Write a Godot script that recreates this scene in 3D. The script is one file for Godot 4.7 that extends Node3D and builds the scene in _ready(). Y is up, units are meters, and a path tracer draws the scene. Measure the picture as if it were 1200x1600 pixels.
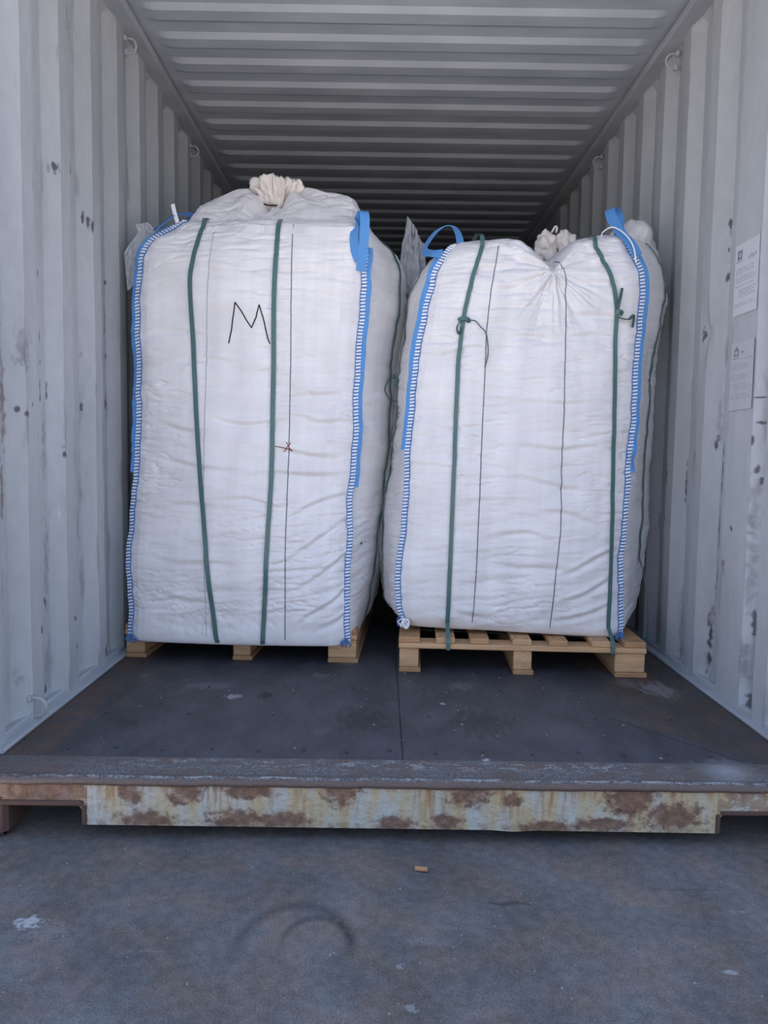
extends Node3D
# An open shipping container with two filled bulk bags on wooden pallets, strapped with green straps.
# Units are metres. The container floor is y = 0, its door sill stands at z = 0 and it runs towards -z.

const WALL_X := 1.176      # inner face of the side walls
const ROOF_Y := 2.67
const DEPTH := 12.0
const GROUND_Y := -0.185

var mats := {}

# ------------------------------------------------------------------ small helpers

func mat(albedo: Color, rough := 0.6, metal := 0.0) -> StandardMaterial3D:
	var m := StandardMaterial3D.new()
	m.albedo_color = albedo
	m.roughness = rough
	m.metallic = metal
	return m

func put(called: String, mesh: Mesh, m: Material, parent: Node, shift := Vector3.ZERO) -> MeshInstance3D:
	var o := MeshInstance3D.new()
	o.name = called
	o.mesh = mesh
	if m:
		o.material_override = m
	o.position = shift
	parent.add_child(o, true)
	return o

func thing(called: String, label: String, category: String, at: Vector3, group := "") -> Node3D:
	var o := Node3D.new()
	o.name = called
	add_child(o, true)
	o.position = at
	tag(o, label, category, group)
	return o

func tag(o: Node, label: String, category: String, group := "") -> void:
	o.set_meta("label", label)
	o.set_meta("category", category)
	if group != "":
		o.set_meta("group", group)

func structure(called: String, label: String, category: String) -> Node3D:
	var o := Node3D.new()
	o.name = called
	add_child(o, true)
	o.set_meta("kind", "structure")
	tag(o, label, category)
	return o

func noise(seed_: int, freq: float, octaves := 3) -> FastNoiseLite:
	var n := FastNoiseLite.new()
	n.seed = seed_
	n.noise_type = FastNoiseLite.TYPE_SIMPLEX_SMOOTH
	n.frequency = freq
	n.fractal_octaves = octaves
	return n

# bytes of a noise picture w x h, stretched sx times across and sy times down
func nz(w: int, h: int, freq: float, seed_: int, sx := 1.0, sy := 1.0, octaves := 4) -> PackedByteArray:
	var n := noise(seed_, freq, octaves)
	var im := n.get_image(maxi(4, int(w / sx)), maxi(4, int(h / sy)))
	im.convert(Image.FORMAT_L8)
	im.resize(w, h, Image.INTERPOLATE_CUBIC)
	return im.get_data()

func tex(w: int, h: int, bytes: PackedByteArray) -> ImageTexture:
	return ImageTexture.create_from_image(Image.create_from_data(w, h, false, Image.FORMAT_RGB8, bytes))

func grey_tex(w: int, h: int, bytes: PackedByteArray) -> ImageTexture:
	return ImageTexture.create_from_image(Image.create_from_data(w, h, false, Image.FORMAT_L8, bytes))

# a mesh from a grid of points: nu across, nv up, outside seen with u to the right and v up
func grid_mesh(P: PackedVector3Array, nu: int, nv: int, wrap := false, uv := PackedVector2Array(), into: ArrayMesh = null) -> ArrayMesh:
	var N := grid_normals(P, nu, nv, wrap)
	var idx := PackedInt32Array()
	var cols := nu if wrap else nu - 1
	idx.resize(cols * (nv - 1) * 6)
	var k := 0
	for j in nv - 1:
		for i in cols:
			var a := j * nu + i
			var b := j * nu + (i + 1) % nu
			idx[k] = a; idx[k + 1] = a + nu; idx[k + 2] = b
			idx[k + 3] = b; idx[k + 4] = a + nu; idx[k + 5] = b + nu
			k += 6
	var arr := []
	arr.resize(Mesh.ARRAY_MAX)
	arr[Mesh.ARRAY_VERTEX] = P
	arr[Mesh.ARRAY_NORMAL] = N
	arr[Mesh.ARRAY_INDEX] = idx
	if uv.size() == P.size():
		arr[Mesh.ARRAY_TEX_UV] = uv
	var m := into if into else ArrayMesh.new()
	m.add_surface_from_arrays(Mesh.PRIMITIVE_TRIANGLES, arr)
	return m

func grid_normals(P: PackedVector3Array, nu: int, nv: int, wrap: bool) -> PackedVector3Array:
	var N := PackedVector3Array()
	N.resize(P.size())
	for j in nv:
		var ju := mini(j + 1, nv - 1) * nu
		var jd := maxi(j - 1, 0) * nu
		for i in nu:
			var r := (i + 1) % nu if wrap else mini(i + 1, nu - 1)
			var l := (i + nu - 1) % nu if wrap else maxi(i - 1, 0)
			var n := (P[j * nu + r] - P[j * nu + l]).cross(P[ju + i] - P[jd + i])
			N[j * nu + i] = n.normalized() if n.length_squared() > 1e-16 else Vector3.UP
	return N

func quad(st: SurfaceTool, a: Vector3, b: Vector3, c: Vector3, d: Vector3) -> void:   # counter-clockwise from outside
	for v in [a, c, b, a, d, c]:
		st.add_vertex(v)

func add_box(st: SurfaceTool, c: Vector3, s: Vector3, basis := Basis(), bevel := 0.003) -> void:
	# a box whose twelve edges are chamfered
	var h := s / 2.0
	var e := minf(bevel, minf(h.x, minf(h.y, h.z)) * 0.45)
	var k := h - Vector3(e, e, e)
	var p := func(x: float, y: float, z: float) -> Vector3: return c + basis * Vector3(x, y, z)
	for sg in [1.0, -1.0]:
		quad(st, p.call(sg * h.x, -k.y, sg * k.z), p.call(sg * h.x, -k.y, -sg * k.z), p.call(sg * h.x, k.y, -sg * k.z), p.call(sg * h.x, k.y, sg * k.z))
		quad(st, p.call(-k.x, sg * h.y, sg * k.z), p.call(k.x, sg * h.y, sg * k.z), p.call(k.x, sg * h.y, -sg * k.z), p.call(-k.x, sg * h.y, -sg * k.z))
		quad(st, p.call(-sg * k.x, -k.y, sg * h.z), p.call(sg * k.x, -k.y, sg * h.z), p.call(sg * k.x, k.y, sg * h.z), p.call(-sg * k.x, k.y, sg * h.z))
	for a in [1.0, -1.0]:
		for b in [1.0, -1.0]:
			var f: bool = a * b > 0
			var q1 := [p.call(a * h.x, b * k.y, -k.z), p.call(a * k.x, b * h.y, -k.z), p.call(a * k.x, b * h.y, k.z), p.call(a * h.x, b * k.y, k.z)]
			var q2 := [p.call(-k.x, a * h.y, b * k.z), p.call(-k.x, a * k.y, b * h.z), p.call(k.x, a * k.y, b * h.z), p.call(k.x, a * h.y, b * k.z)]
			var q3 := [p.call(a * k.x, -k.y, b * h.z), p.call(a * h.x, -k.y, b * k.z), p.call(a * h.x, k.y, b * k.z), p.call(a * k.x, k.y, b * h.z)]
			for q in [q1, q2, q3]:
				if f:
					quad(st, q[0], q[1], q[2], q[3])
				else:
					quad(st, q[3], q[2], q[1], q[0])

func box_mesh(c: Vector3, s: Vector3, basis := Basis(), bevel := 0.003) -> ArrayMesh:
	var st := SurfaceTool.new()
	st.begin(Mesh.PRIMITIVE_TRIANGLES)
	st.set_smooth_group(-1)
	add_box(st, c, s, basis, bevel)
	st.generate_normals()
	return st.commit()

# a strip of cloth or strapping along points, with a face normal at each
func ribbon(pts: Array, nrm: Array, width: float, thick: float, st: SurfaceTool = null) -> ArrayMesh:
	var own := st == null
	if own:
		st = SurfaceTool.new()
		st.begin(Mesh.PRIMITIVE_TRIANGLES)
		st.set_smooth_group(-1)
	var n := pts.size()
	var ring := []
	for i in n:
		var t: Vector3 = (pts[mini(i + 1, n - 1)] - pts[maxi(i - 1, 0)]).normalized()
		var up: Vector3 = nrm[i]
		var w := up.cross(t)
		if w.length() < 1e-4:
			w = Vector3.RIGHT
		w = w.normalized() * width * 0.5
		up = t.cross(w).normalized() * thick * 0.5
		ring.append([pts[i] - w + up, pts[i] + w + up, pts[i] + w - up, pts[i] - w - up])
	for i in n - 1:
		for k in 4:
			var kk := (k + 1) % 4
			quad(st, ring[i][k], ring[i + 1][k], ring[i + 1][kk], ring[i][kk])
	quad(st, ring[0][0], ring[0][1], ring[0][2], ring[0][3])
	quad(st, ring[n - 1][3], ring[n - 1][2], ring[n - 1][1], ring[n - 1][0])
	if own:
		st.generate_normals()
		return st.commit()
	return null

func tube(pts: Array, radius: float, sides := 8) -> ArrayMesh:
	var P := PackedVector3Array()
	var n := pts.size()
	var side := Vector3.UP
	for i in n:
		var t: Vector3 = (pts[mini(i + 1, n - 1)] - pts[maxi(i - 1, 0)]).normalized()
		side = (side - t * side.dot(t))
		side = side.normalized() if side.length() > 0.01 else t.cross(Vector3(0.31, 0.2, 0.9)).normalized()
		var other := t.cross(side)
		var r := radius * (0.25 if i == 0 or i == n - 1 else 1.0)
		for k in sides:
			var a := -TAU * k / sides
			P.append(pts[i] + (side * cos(a) + other * sin(a)) * r)
	return grid_mesh(P, sides, n, true)

func smooth_path(ctrl: Array, per: int) -> Array:
	var out := []
	var n := ctrl.size()
	for i in n - 1:
		for k in per:
			out.append(ctrl[i].cubic_interpolate(ctrl[i + 1], ctrl[maxi(i - 1, 0)], ctrl[mini(i + 2, n - 1)], float(k) / per))
	out.append(ctrl[n - 1])
	return out

# a polygon in the x-y plane with a front at z1 and a back at z0; texture coordinates by place over the given rectangle
func extrude(poly: PackedVector2Array, z0: float, z1: float, rect: Rect2) -> ArrayMesh:
	var st := SurfaceTool.new()
	st.begin(Mesh.PRIMITIVE_TRIANGLES)
	st.set_smooth_group(-1)
	var tri := Geometry2D.triangulate_polygon(poly)
	var uv := func(v: Vector2) -> Vector2: return Vector2((v.x - rect.position.x) / rect.size.x, 1.0 - (v.y - rect.position.y) / rect.size.y)
	for k in range(0, tri.size(), 3):
		var t := [poly[tri[k]], poly[tri[k + 1]], poly[tri[k + 2]]]
		var ccw: bool = (t[1] - t[0]).cross(t[2] - t[0]) > 0
		var order := [0, 2, 1] if ccw else [0, 1, 2]
		for i in order:
			st.set_uv(uv.call(t[i]))
			st.add_vertex(Vector3(t[i].x, t[i].y, z1))
		order.reverse()
		for i in order:
			st.set_uv(uv.call(t[i]))
			st.add_vertex(Vector3(t[i].x, t[i].y, z0))
	var area := 0.0
	for i in poly.size():
		area += poly[i].cross(poly[(i + 1) % poly.size()])
	for i in poly.size():
		var a := poly[i]
		var b := poly[(i + 1) % poly.size()]
		if area < 0:
			var sw := a
			a = b
			b = sw
		var q := [Vector3(a.x, a.y, z1), Vector3(a.x, a.y, z0), Vector3(b.x, b.y, z0), Vector3(b.x, b.y, z1)]
		for v in [q[0], q[2], q[1], q[0], q[3], q[2]]:
			st.set_uv(uv.call(Vector2(v.x, v.y)))
			st.add_vertex(v)
	st.generate_normals()
	return st.commit()

# lays soft-edged blots into a painted surface: each is [x, y, half width, half height, grey, strength]; y runs down from y0
func stamp(out: PackedByteArray, w: int, h: int, x0: float, y0: float, sx: float, sy: float, blots: Array, jag: PackedByteArray, gain: float, bias: float) -> PackedByteArray:
	for s in blots:
		var cx: float = (s[0] - x0) / sx * w
		var cy: float = (s[1] - y0) / sy * h
		var rx: float = absf(s[2] / sx * w)
		var ry: float = absf(s[3] / sy * h)
		for y in range(maxi(0, int(cy - ry * 1.5)), mini(h, int(cy + ry * 1.5) + 1)):
			for x in range(maxi(0, int(cx - rx * 1.5)), mini(w, int(cx + rx * 1.5) + 1)):
				var k := y * w + x
				var d := sqrt(pow((x - cx) / rx, 2.0) + pow((y - cy) / ry, 2.0))
				var a: float = clampf((1.2 + bias - d - jag[k] / 255.0 * 1.2) * gain, 0.0, 1.0) * s[5]
				if a > 0.0:
					out[k * 3] = int(lerpf(out[k * 3], s[4], a)); out[k * 3 + 1] = int(lerpf(out[k * 3 + 1], s[4], a)); out[k * 3 + 2] = int(lerpf(out[k * 3 + 2], minf(255.0, s[4] * 1.03), a))
	return out

# ------------------------------------------------------------------ painted surfaces

func m(z: float, y: float, w: float, h: float, kind: int) -> Dictionary:
	return {"z": z, "y": y, "w": w, "h": h, "kind": kind}

const WT := 3.6   # metres of wall that the painted texture covers from the door inwards

func wall_texture(seed_: int, marks: Array, edges: Array) -> Array:
	var w := 1440
	var h := 1068
	var base := nz(w, h, 0.006, seed_, 1.0, 4.0)
	var fine := nz(w, h, 0.05, seed_ + 1, 1.0, 2.0, 3)
	var wear := nz(w, h, 0.03, seed_ + 2, 1.0, 5.0, 5)
	var blot := nz(w, h, 0.012, seed_ + 3, 1.0, 2.0, 5)
	var jag := nz(w, h, 0.09, seed_ + 4, 1.0, 1.6, 3)
	var out := PackedByteArray()
	out.resize(w * h * 3)
	# wear along the edges of the corrugations, where cargo scrapes
	var edge := PackedFloat32Array()
	edge.resize(w)
	for x in w:
		var z := -WT * x / w
		var d := 1.0
		for e in edges:
			d = minf(d, absf(z - e))
		edge[x] = clampf(1.0 - d / 0.022, 0.0, 1.0)
	for y in h:
		var low := clampf((y / float(h) - 0.55) * 1.6, 0.0, 1.0)
		for x in w:
			var k := y * w + x
			var b: float = (base[k] - 128) / 128.0
			var f: float = (fine[k] - 128) / 128.0
			var v := 1.0 + b * 0.05 + f * 0.025
			var r := 177.0 * v
			var g := 182.0 * v
			var bl := 186.0 * v
			var we: float = wear[k] / 255.0
			var t := clampf((we - (0.86 - 0.22 * edge[x] - 0.12 * low * edge[x])) * 6.0, 0.0, 1.0) * (0.3 + 0.7 * edge[x]) * 0.5
			r = lerpf(r, 128.0, t); g = lerpf(g, 124.0, t); bl = lerpf(bl, 126.0, t)
			var bt := clampf((blot[k] / 255.0 - 0.70) * 4.0, 0.0, 1.0) * 0.16
			r = lerpf(r, 138.0, bt); g = lerpf(g, 138.0, bt); bl = lerpf(bl, 138.0, bt)
			out[k * 3] = int(r); out[k * 3 + 1] = int(g); out[k * 3 + 2] = int(bl)
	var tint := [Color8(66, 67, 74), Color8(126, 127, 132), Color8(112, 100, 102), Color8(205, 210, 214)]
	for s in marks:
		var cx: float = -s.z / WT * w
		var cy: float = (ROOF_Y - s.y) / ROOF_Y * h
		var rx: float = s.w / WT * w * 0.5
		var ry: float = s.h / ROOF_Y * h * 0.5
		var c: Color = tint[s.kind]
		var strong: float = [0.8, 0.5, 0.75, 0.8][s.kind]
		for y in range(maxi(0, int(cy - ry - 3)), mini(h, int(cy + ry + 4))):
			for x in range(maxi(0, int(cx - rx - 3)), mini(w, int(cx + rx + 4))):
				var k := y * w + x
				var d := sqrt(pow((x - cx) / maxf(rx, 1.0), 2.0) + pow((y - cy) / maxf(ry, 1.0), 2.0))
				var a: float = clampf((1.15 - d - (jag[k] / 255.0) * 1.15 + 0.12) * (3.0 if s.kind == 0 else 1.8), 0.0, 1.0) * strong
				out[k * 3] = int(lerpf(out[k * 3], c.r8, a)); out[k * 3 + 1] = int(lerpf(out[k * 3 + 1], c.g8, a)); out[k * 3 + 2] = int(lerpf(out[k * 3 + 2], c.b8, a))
	return [tex(w, h, out), wear]

func paint_materials() -> void:
	# plain paint of the far walls, the roof, the posts and rails
	var p := mat(Color8(182, 188, 193), 0.62)
	var far := noise(11, 0.01, 4)
	var nt := NoiseTexture2D.new()
	nt.width = 512; nt.height = 512; nt.seamless = true
	nt.noise = far
	var ramp := Gradient.new()
	ramp.set_color(0, Color(0.88, 0.88, 0.89)); ramp.set_color(1, Color(1, 1, 1))
	nt.color_ramp = ramp
	p.albedo_texture = nt
	p.uv1_triplanar = true
	p.uv1_world_triplanar = true
	p.uv1_scale = Vector3(0.7, 0.25, 0.7)
	mats.paint = p
	var rf := p.duplicate()
	rf.albedo_color = Color8(196, 203, 211)
	rf.uv1_scale = Vector3(0.35, 0.7, 0.9)
	mats.roof = rf

	# rusty steel
	var w := 2048
	var h := 160
	var a := nz(w, h, 0.011, 21, 1.0, 3.0)
	var b := nz(w, h, 0.035, 22, 1.0, 1.0, 5)
	var st := nz(w, h, 0.06, 23, 1.0, 9.0, 3)
	var fine := nz(w, h, 0.16, 24)
	var yel := nz(w, h, 0.02, 25, 1.0, 6.0)
	var out := PackedByteArray()
	out.resize(w * h * 3)
	var spots := [[-0.593, -0.03, 0.062, 0.062], [-0.169, -0.03, 0.06, 0.058], [0.178, -0.03, 0.075, 0.06], [0.62, -0.045, 0.085, 0.075], [0.74, -0.10, 0.10, 0.05], [-0.745, -0.055, 0.04, 0.035], [-0.70, -0.125, 0.09, 0.03], [-0.45, -0.125, 0.10, 0.035], [-0.33, -0.125, 0.10, 0.03], [0.30, -0.06, 0.03, 0.025], [0.40, -0.135, 0.10, 0.025], [0.55, -0.125, 0.10, 0.025], [-0.62, -0.07, 0.02, 0.02], [-0.02, -0.13, 0.06, 0.03], [0.12, -0.125, 0.05, 0.03], [-0.42, -0.04, 0.09, 0.03], [-0.99, -0.04, 0.13, 0.08]]
	var near_spots := []
	for x in w:
		var l := []
		for s in spots:
			if absf(-1.25 + 2.5 * x / w - s[0]) < s[2] * 1.5:
				l.append(s)
		near_spots.append(l)
	for y in h:
		var Y := -0.16 * y / h
		for x in w:
			var k := y * w + x
			var X := -1.25 + 2.5 * x / w
			var f := fine[k] / 255.0
			var bb := b[k] / 255.0
			# weathered pale blue-grey paint, yellowed by rust water
			var r := 158.0 + f * 26.0
			var g := 161.0 + f * 24.0
			var bl := 156.0 + f * 22.0
			var yl := clampf((yel[k] / 255.0 - 0.34) * 2.4 + 0.14 * absf(X) + 0.25 * clampf(X + 0.3, 0.0, 1.0), 0.0, 1.0) * 0.85
			r = lerpf(r, 176.0, yl); g = lerpf(g, 160.0, yl); bl = lerpf(bl, 124.0, yl)
			# runs of rust from the top edge
			var run := clampf((st[k] / 255.0 - 0.41) * 3.5, 0.0, 1.0) * clampf(1.15 + Y / 0.125, 0.0, 1.0) * clampf((a[k] / 255.0 - 0.25) * 2.2, 0.0, 1.0)
			r = lerpf(r, 132.0, run * 0.8); g = lerpf(g, 92.0, run * 0.8); bl = lerpf(bl, 58.0, run * 0.8)
			var rust := clampf((bb - 0.78) * 6.0, 0.0, 0.8)
			rust = maxf(rust, clampf((-0.120 - Y) / 0.024, 0.0, 1.0) * clampf((bb - 0.44) * 5.0, 0.0, 1.0) * 0.6)
			rust = maxf(rust, clampf((Y + 0.036) / 0.012, 0.0, 1.0) * clampf((bb - 0.30) * 4.0, 0.0, 1.0) * 0.85)
			if absf(X) > 0.86:
				rust = maxf(rust, clampf((bb - 0.22) * 3.0, 0.0, 0.8) * (1.0 if X < 0 else 0.6))
			for s in near_spots[x]:
				var dx: float = absf(X - s[0])
				if dx < s[2] * 1.5:
					var d := sqrt(pow(dx / s[2], 2.0) + pow((Y - s[1]) / s[3], 2.0))
					rust = maxf(rust, clampf((1.25 - d - bb * 0.8 + (f - 0.5) * 0.4 + 0.1) * 2.2, 0.0, 0.9))
			rust = maxf(rust, clampf((f - 0.80) * 8.0, 0.0, 1.0) * clampf(bb * 1.6 - 0.4, 0.0, 0.9))
			var dark := clampf(0.35 + f * 0.8 + (bb - 0.5), 0.0, 1.0)
			r = lerpf(r, lerpf(62.0, 122.0, dark), rust * 0.9); g = lerpf(g, lerpf(48.0, 88.0, dark), rust * 0.9); bl = lerpf(bl, lerpf(44.0, 70.0, dark), rust * 0.9)
			out[k * 3] = int(r); out[k * 3 + 1] = int(g); out[k * 3 + 2] = int(bl)
	var rm := mat(Color.WHITE, 0.75)
	rm.albedo_texture = tex(w, h, out)
	rm.heightmap_enabled = true
	rm.heightmap_texture = grey_tex(w, h, b)
	rm.heightmap_scale = 0.35
	mats.sill_face = rm

	# trodden steel of the sill's top: grey paint left in scraped patches
	var h2 := 128
	var pa := nz(w, h2, 0.03, 31, 1.6, 1.0, 5)
	var pb := nz(w, h2, 0.12, 32, 1.3, 1.0, 4)
	var lo := nz(w, h2, 0.008, 33, 1.0, 0.5, 3)
	out = PackedByteArray()
	out.resize(w * h2 * 3)
	for y in h2:
		var v := y / float(h2)      # 0 at the joint with the floor, 1 at the front lip
		for x in w:
			var k := y * w + x
			var X := -1.25 + 2.5 * x / w
			var n := pb[k] / 255.0
			var r := 72.0 + n * 52.0
			var g := 71.0 + n * 50.0
			var bl := 72.0 + n * 50.0
			var brown := clampf((lo[k] / 255.0 - 0.42) * 3.0, 0.0, 1.0) * 0.55
			if X < -0.95:
				brown = maxf(brown, clampf((n - 0.2) * 2.0, 0.0, 0.8) * clampf(v * 1.6, 0.0, 1.0))
			brown = maxf(brown, clampf((v - 0.90) * 12.0, 0.0, 0.8) * clampf(n * 2.0, 0.3, 1.0))
			r = lerpf(r, 98.0, brown); g = lerpf(g, 78.0, brown); bl = lerpf(bl, 70.0, brown)
			var worn := clampf((pa[k] / 255.0 * 0.62 + n * 0.38 - 0.54) * 8.0, 0.0, 1.0) * clampf(1.0 - absf(v - 0.28) / 0.34, 0.0, 1.0)
			worn *= clampf((0.95 - absf(X + 0.05)) * 3.0, 0.15, 1.0)
			var edge := clampf(1.0 - absf(v - 0.86) / 0.09, 0.0, 1.0) * clampf((pa[k] / 255.0 * 0.6 + n * 0.5 - 0.50) * 8.0, 0.0, 1.0)
			worn = maxf(worn * 0.75, edge * 0.95)
			r = lerpf(r, 176.0, worn); g = lerpf(g, 180.0, worn); bl = lerpf(bl, 184.0, worn)
			var powder := clampf(1.3 - sqrt(pow((X - 0.91) / 0.10, 2.0) + pow((v - 0.35) / 0.55, 2.0)) - n * 0.7, 0.0, 1.0) * 0.75
			r = lerpf(r, 178.0, powder); g = lerpf(g, 180.0, powder); bl = lerpf(bl, 186.0, powder)
			out[k * 3] = int(r); out[k * 3 + 1] = int(g); out[k * 3 + 2] = int(bl)
	var tm := mat(Color.WHITE, 0.6)
	tm.albedo_texture = tex(w, h2, out)
	tm.heightmap_enabled = true
	tm.heightmap_texture = grey_tex(w, h2, pb)
	tm.heightmap_scale = 0.25
	mats.sill_top = tm

	# the worn plywood floor, 2.4 m x 1.5 m of it
	w = 1280
	h = 800
	pa = nz(w, h, 0.012, 41, 1.0, 2.0, 5)
	pb = nz(w, h, 0.06, 42, 1.0, 3.0, 4)
	var grain := nz(w, h, 0.22, 43, 1.0, 14.0, 3)
	var fleck := nz(w, h, 0.2, 44, 1.0, 1.0, 3)
	var rustn := nz(w, h, 0.025, 45, 1.0, 2.0, 4)
	out = PackedByteArray()
	out.resize(w * h * 3)
	var blobs := [[-0.593, -0.684, 0.035, 0.04, 175, 0.7], [-0.983, -0.921, 0.03, 0.04, 120, 0.5], [-0.481, -0.703, 0.035, 0.05, 25, 0.8], [-0.125, -0.455, 0.10, 0.14, 40, 0.55], [0.275, -0.439, 0.13, 0.16, 42, 0.5], [0.153, -0.628, 0.018, 0.02, 170, 0.9], [0.238, -0.84, 0.06, 0.07, 118, 0.55], [0.992, -0.824, 0.09, 0.12, 165, 0.5], [0.90, -0.90, 0.06, 0.08, 140, 0.35], [0.241, -0.13, 0.02, 0.02, 190, 0.9], [-0.25, -0.35, 0.05, 0.05, 110, 0.3], [-0.70, -0.80, 0.12, 0.05, 128, 0.4], [-0.3, -0.95, 0.05, 0.05, 150, 0.3], [-0.88, -0.40, 0.05, 0.05, 42, 0.5], [0.50, -0.35, 0.16, 0.12, 95, 0.35], [0.12, -0.50, 0.06, 0.12, 110, 0.25], [-0.2, -1.15, 0.05, 0.06, 150, 0.4], [0.92, -0.12, 0.12, 0.06, 150, 0.4], [-0.85, -0.62, 0.10, 0.10, 48, 0.3]]
	for y in h:
		var Z := -1.5 * y / h
		for x in w:
			var k := y * w + x
			var X := -1.2 + 2.4 * x / w
			var n := pa[k] / 255.0
			var gr := grain[k] / 255.0
			var v := 0.80 + n * 0.30 + (pb[k] / 255.0 - 0.5) * 0.16 + (gr - 0.5) * 0.10
			var r := 72.0 * v
			var g := 73.0 * v
			var bl := 80.0 * v
			# rusty dirt along both walls; on the right it lies beyond a slanting scratch
			var sx := 0.649 + (Z + 0.579) * 0.783
			var br := maxf(clampf((-X - 0.93 + (n - 0.5) * 0.22) * 9.0, 0.0, 1.0), clampf((X - maxf(sx, 0.74) + (n - 0.5) * 0.04) * 12.0, 0.0, 1.0) * 0.8)
			br *= clampf((rustn[k] / 255.0 - 0.18) * 2.2, 0.0, 1.0)
			r = lerpf(r, 92.0 * v, br); g = lerpf(g, 74.0 * v, br); bl = lerpf(bl, 66.0 * v, br)
			if Z > -0.60 and Z < -0.13 and absf(X - sx) < 0.003:
				r *= 0.35; g *= 0.35; bl *= 0.35
			if fleck[k] > 228:
				var fl := clampf((fleck[k] - 228) / 20.0, 0.0, 1.0) * 0.6 * clampf((rustn[k] / 255.0 - 0.35) * 3.0, 0.0, 1.0)
				r = lerpf(r, 165.0, fl); g = lerpf(g, 165.0, fl); bl = lerpf(bl, 170.0, fl)
			elif fleck[k] < 26:
				r *= 0.6; g *= 0.6; bl *= 0.6
			out[k * 3] = int(clampf(r, 0, 255)); out[k * 3 + 1] = int(clampf(g, 0, 255)); out[k * 3 + 2] = int(clampf(bl, 0, 255))
	out = stamp(out, w, h, -1.2, 0.0, 2.4, -1.5, blobs, pb, 2.0, 0.3)
	var fm := mat(Color.WHITE, 0.62)
	fm.albedo_texture = tex(w, h, out)
	fm.heightmap_enabled = true
	fm.heightmap_texture = grey_tex(w, h, pb)
	fm.heightmap_scale = 0.12
	mats.plywood = fm

	# the stained concrete outside, 3 m x 2 m before it repeats
	w = 1536
	h = 1024
	pa = nz(w, h, 0.006, 51, 1.0, 1.0, 5)
	pb = nz(w, h, 0.05, 52, 1.0, 1.0, 4)
	var grit := nz(w, h, 0.3, 53, 1.0, 1.0, 2)
	var pc := nz(w, h, 0.01, 54, 1.0, 1.0, 4)
	var pd := nz(w, h, 0.11, 55, 1.0, 1.0, 4)
	var relief := PackedByteArray()
	relief.resize(w * h)
	out = PackedByteArray()
	out.resize(w * h * 3)
	for y in h:
		var Z := -0.6 + 2.0 * y / h
		for x in w:
			var k := y * w + x
			var X := -1.5 + 3.0 * x / w
			var n := pa[k] / 255.0
			var gg := grit[k] / 255.0
			var q := pb[k] / 255.0
			var v := 0.88 + n * 0.26 + (q - 0.5) * 0.24 + (gg - 0.5) * 0.38
			var c := clampf((pc[k] / 255.0 - 0.4) * 3.0, 0.0, 1.0)
			var r := lerpf(103.0, 111.0, c) * v
			var g := lerpf(101.0, 101.0, c) * v
			var bl := lerpf(101.0, 96.0, c) * v
			# faint round tyre marks
			for s in [[-0.245, 0.46, 0.125, 0.022], [-0.20, 0.44, 0.075, 0.014]]:
				var rr := sqrt(pow(X - s[0], 2.0) + pow((Z - s[1]) * 0.75, 2.0))
				var a2 := clampf(1.0 - absf(rr - s[2]) / s[3], 0.0, 1.0) * clampf((s[1] + 0.04 - Z) * 12.0, 0.0, 1.0) * clampf(q * 1.6, 0.2, 1.0)
				r *= 1.0 - a2 * 0.30; g *= 1.0 - a2 * 0.28; bl *= 1.0 - a2 * 0.26
			var ty := clampf(1.0 - absf(Z - 0.268 - sin(X * 90.0) * 0.004) / 0.008, 0.0, 1.0) * clampf((0.06 - absf(X - 0.245)) * 40.0, 0.0, 1.0)
			r *= 1.0 - ty * 0.3; g *= 1.0 - ty * 0.3; bl *= 1.0 - ty * 0.3
			# white splashes
			var wh := 0.0
			wh = maxf(wh, clampf((pd[k] / 255.0 - 0.84) * 9.0, 0.0, 1.0) * 0.25 * clampf((n - 0.4) * 4.0, 0.0, 1.0))
			r = lerpf(r, 172.0, wh); g = lerpf(g, 178.0, wh); bl = lerpf(bl, 184.0, wh)
			if grit[k] > 240:
				r += 16.0; g += 16.0; bl += 16.0
			out[k * 3] = int(clampf(r, 0, 255)); out[k * 3 + 1] = int(clampf(g, 0, 255)); out[k * 3 + 2] = int(clampf(bl, 0, 255))
			relief[k] = int(clampf(q * 120.0 + gg * 110.0, 0, 255))
	out = stamp(out, w, h, -1.5, -0.6, 3.0, 2.0, [[-0.85, 0.366, 0.045, 0.035, 178, 0.9], [-0.79, 0.40, 0.07, 0.06, 150, 0.3], [0.667, 0.504, 0.018, 0.014, 175, 0.7], [0.79, 0.29, 0.03, 0.006, 170, 0.6], [-0.02, 0.50, 0.014, 0.014, 170, 0.6], [-0.12, 0.33, 0.06, 0.06, 135, 0.2], [0.05, 0.42, 0.10, 0.02, 140, 0.25], [0.36, 0.13, 0.05, 0.08, 135, 0.22], [-0.7, 0.58, 0.10, 0.03, 130, 0.2], [0.0, 0.62, 0.02, 0.02, 170, 0.5], [-0.55, 0.46, 0.07, 0.006, 140, 0.3], [-0.86, 0.62, 0.04, 0.03, 40, 0.4], [0.70, 0.20, 0.13, 0.008, 60, 0.3]], pd, 3.0, 0.1)
	var gm := mat(Color.WHITE, 0.85)
	gm.albedo_texture = tex(w, h, out)
	gm.heightmap_enabled = true
	gm.heightmap_texture = grey_tex(w, h, relief)
	gm.heightmap_scale = 0.35
	mats.concrete = gm

	# pallet wood: grain along x and along z
	w = 256
	h = 256
	var gw := nz(w, h, 0.07, 61, 14.0, 1.0, 4)
	var gw2 := nz(w, h, 0.02, 62, 5.0, 1.0, 3)
	out = PackedByteArray()
	out.resize(w * h * 3)
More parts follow.
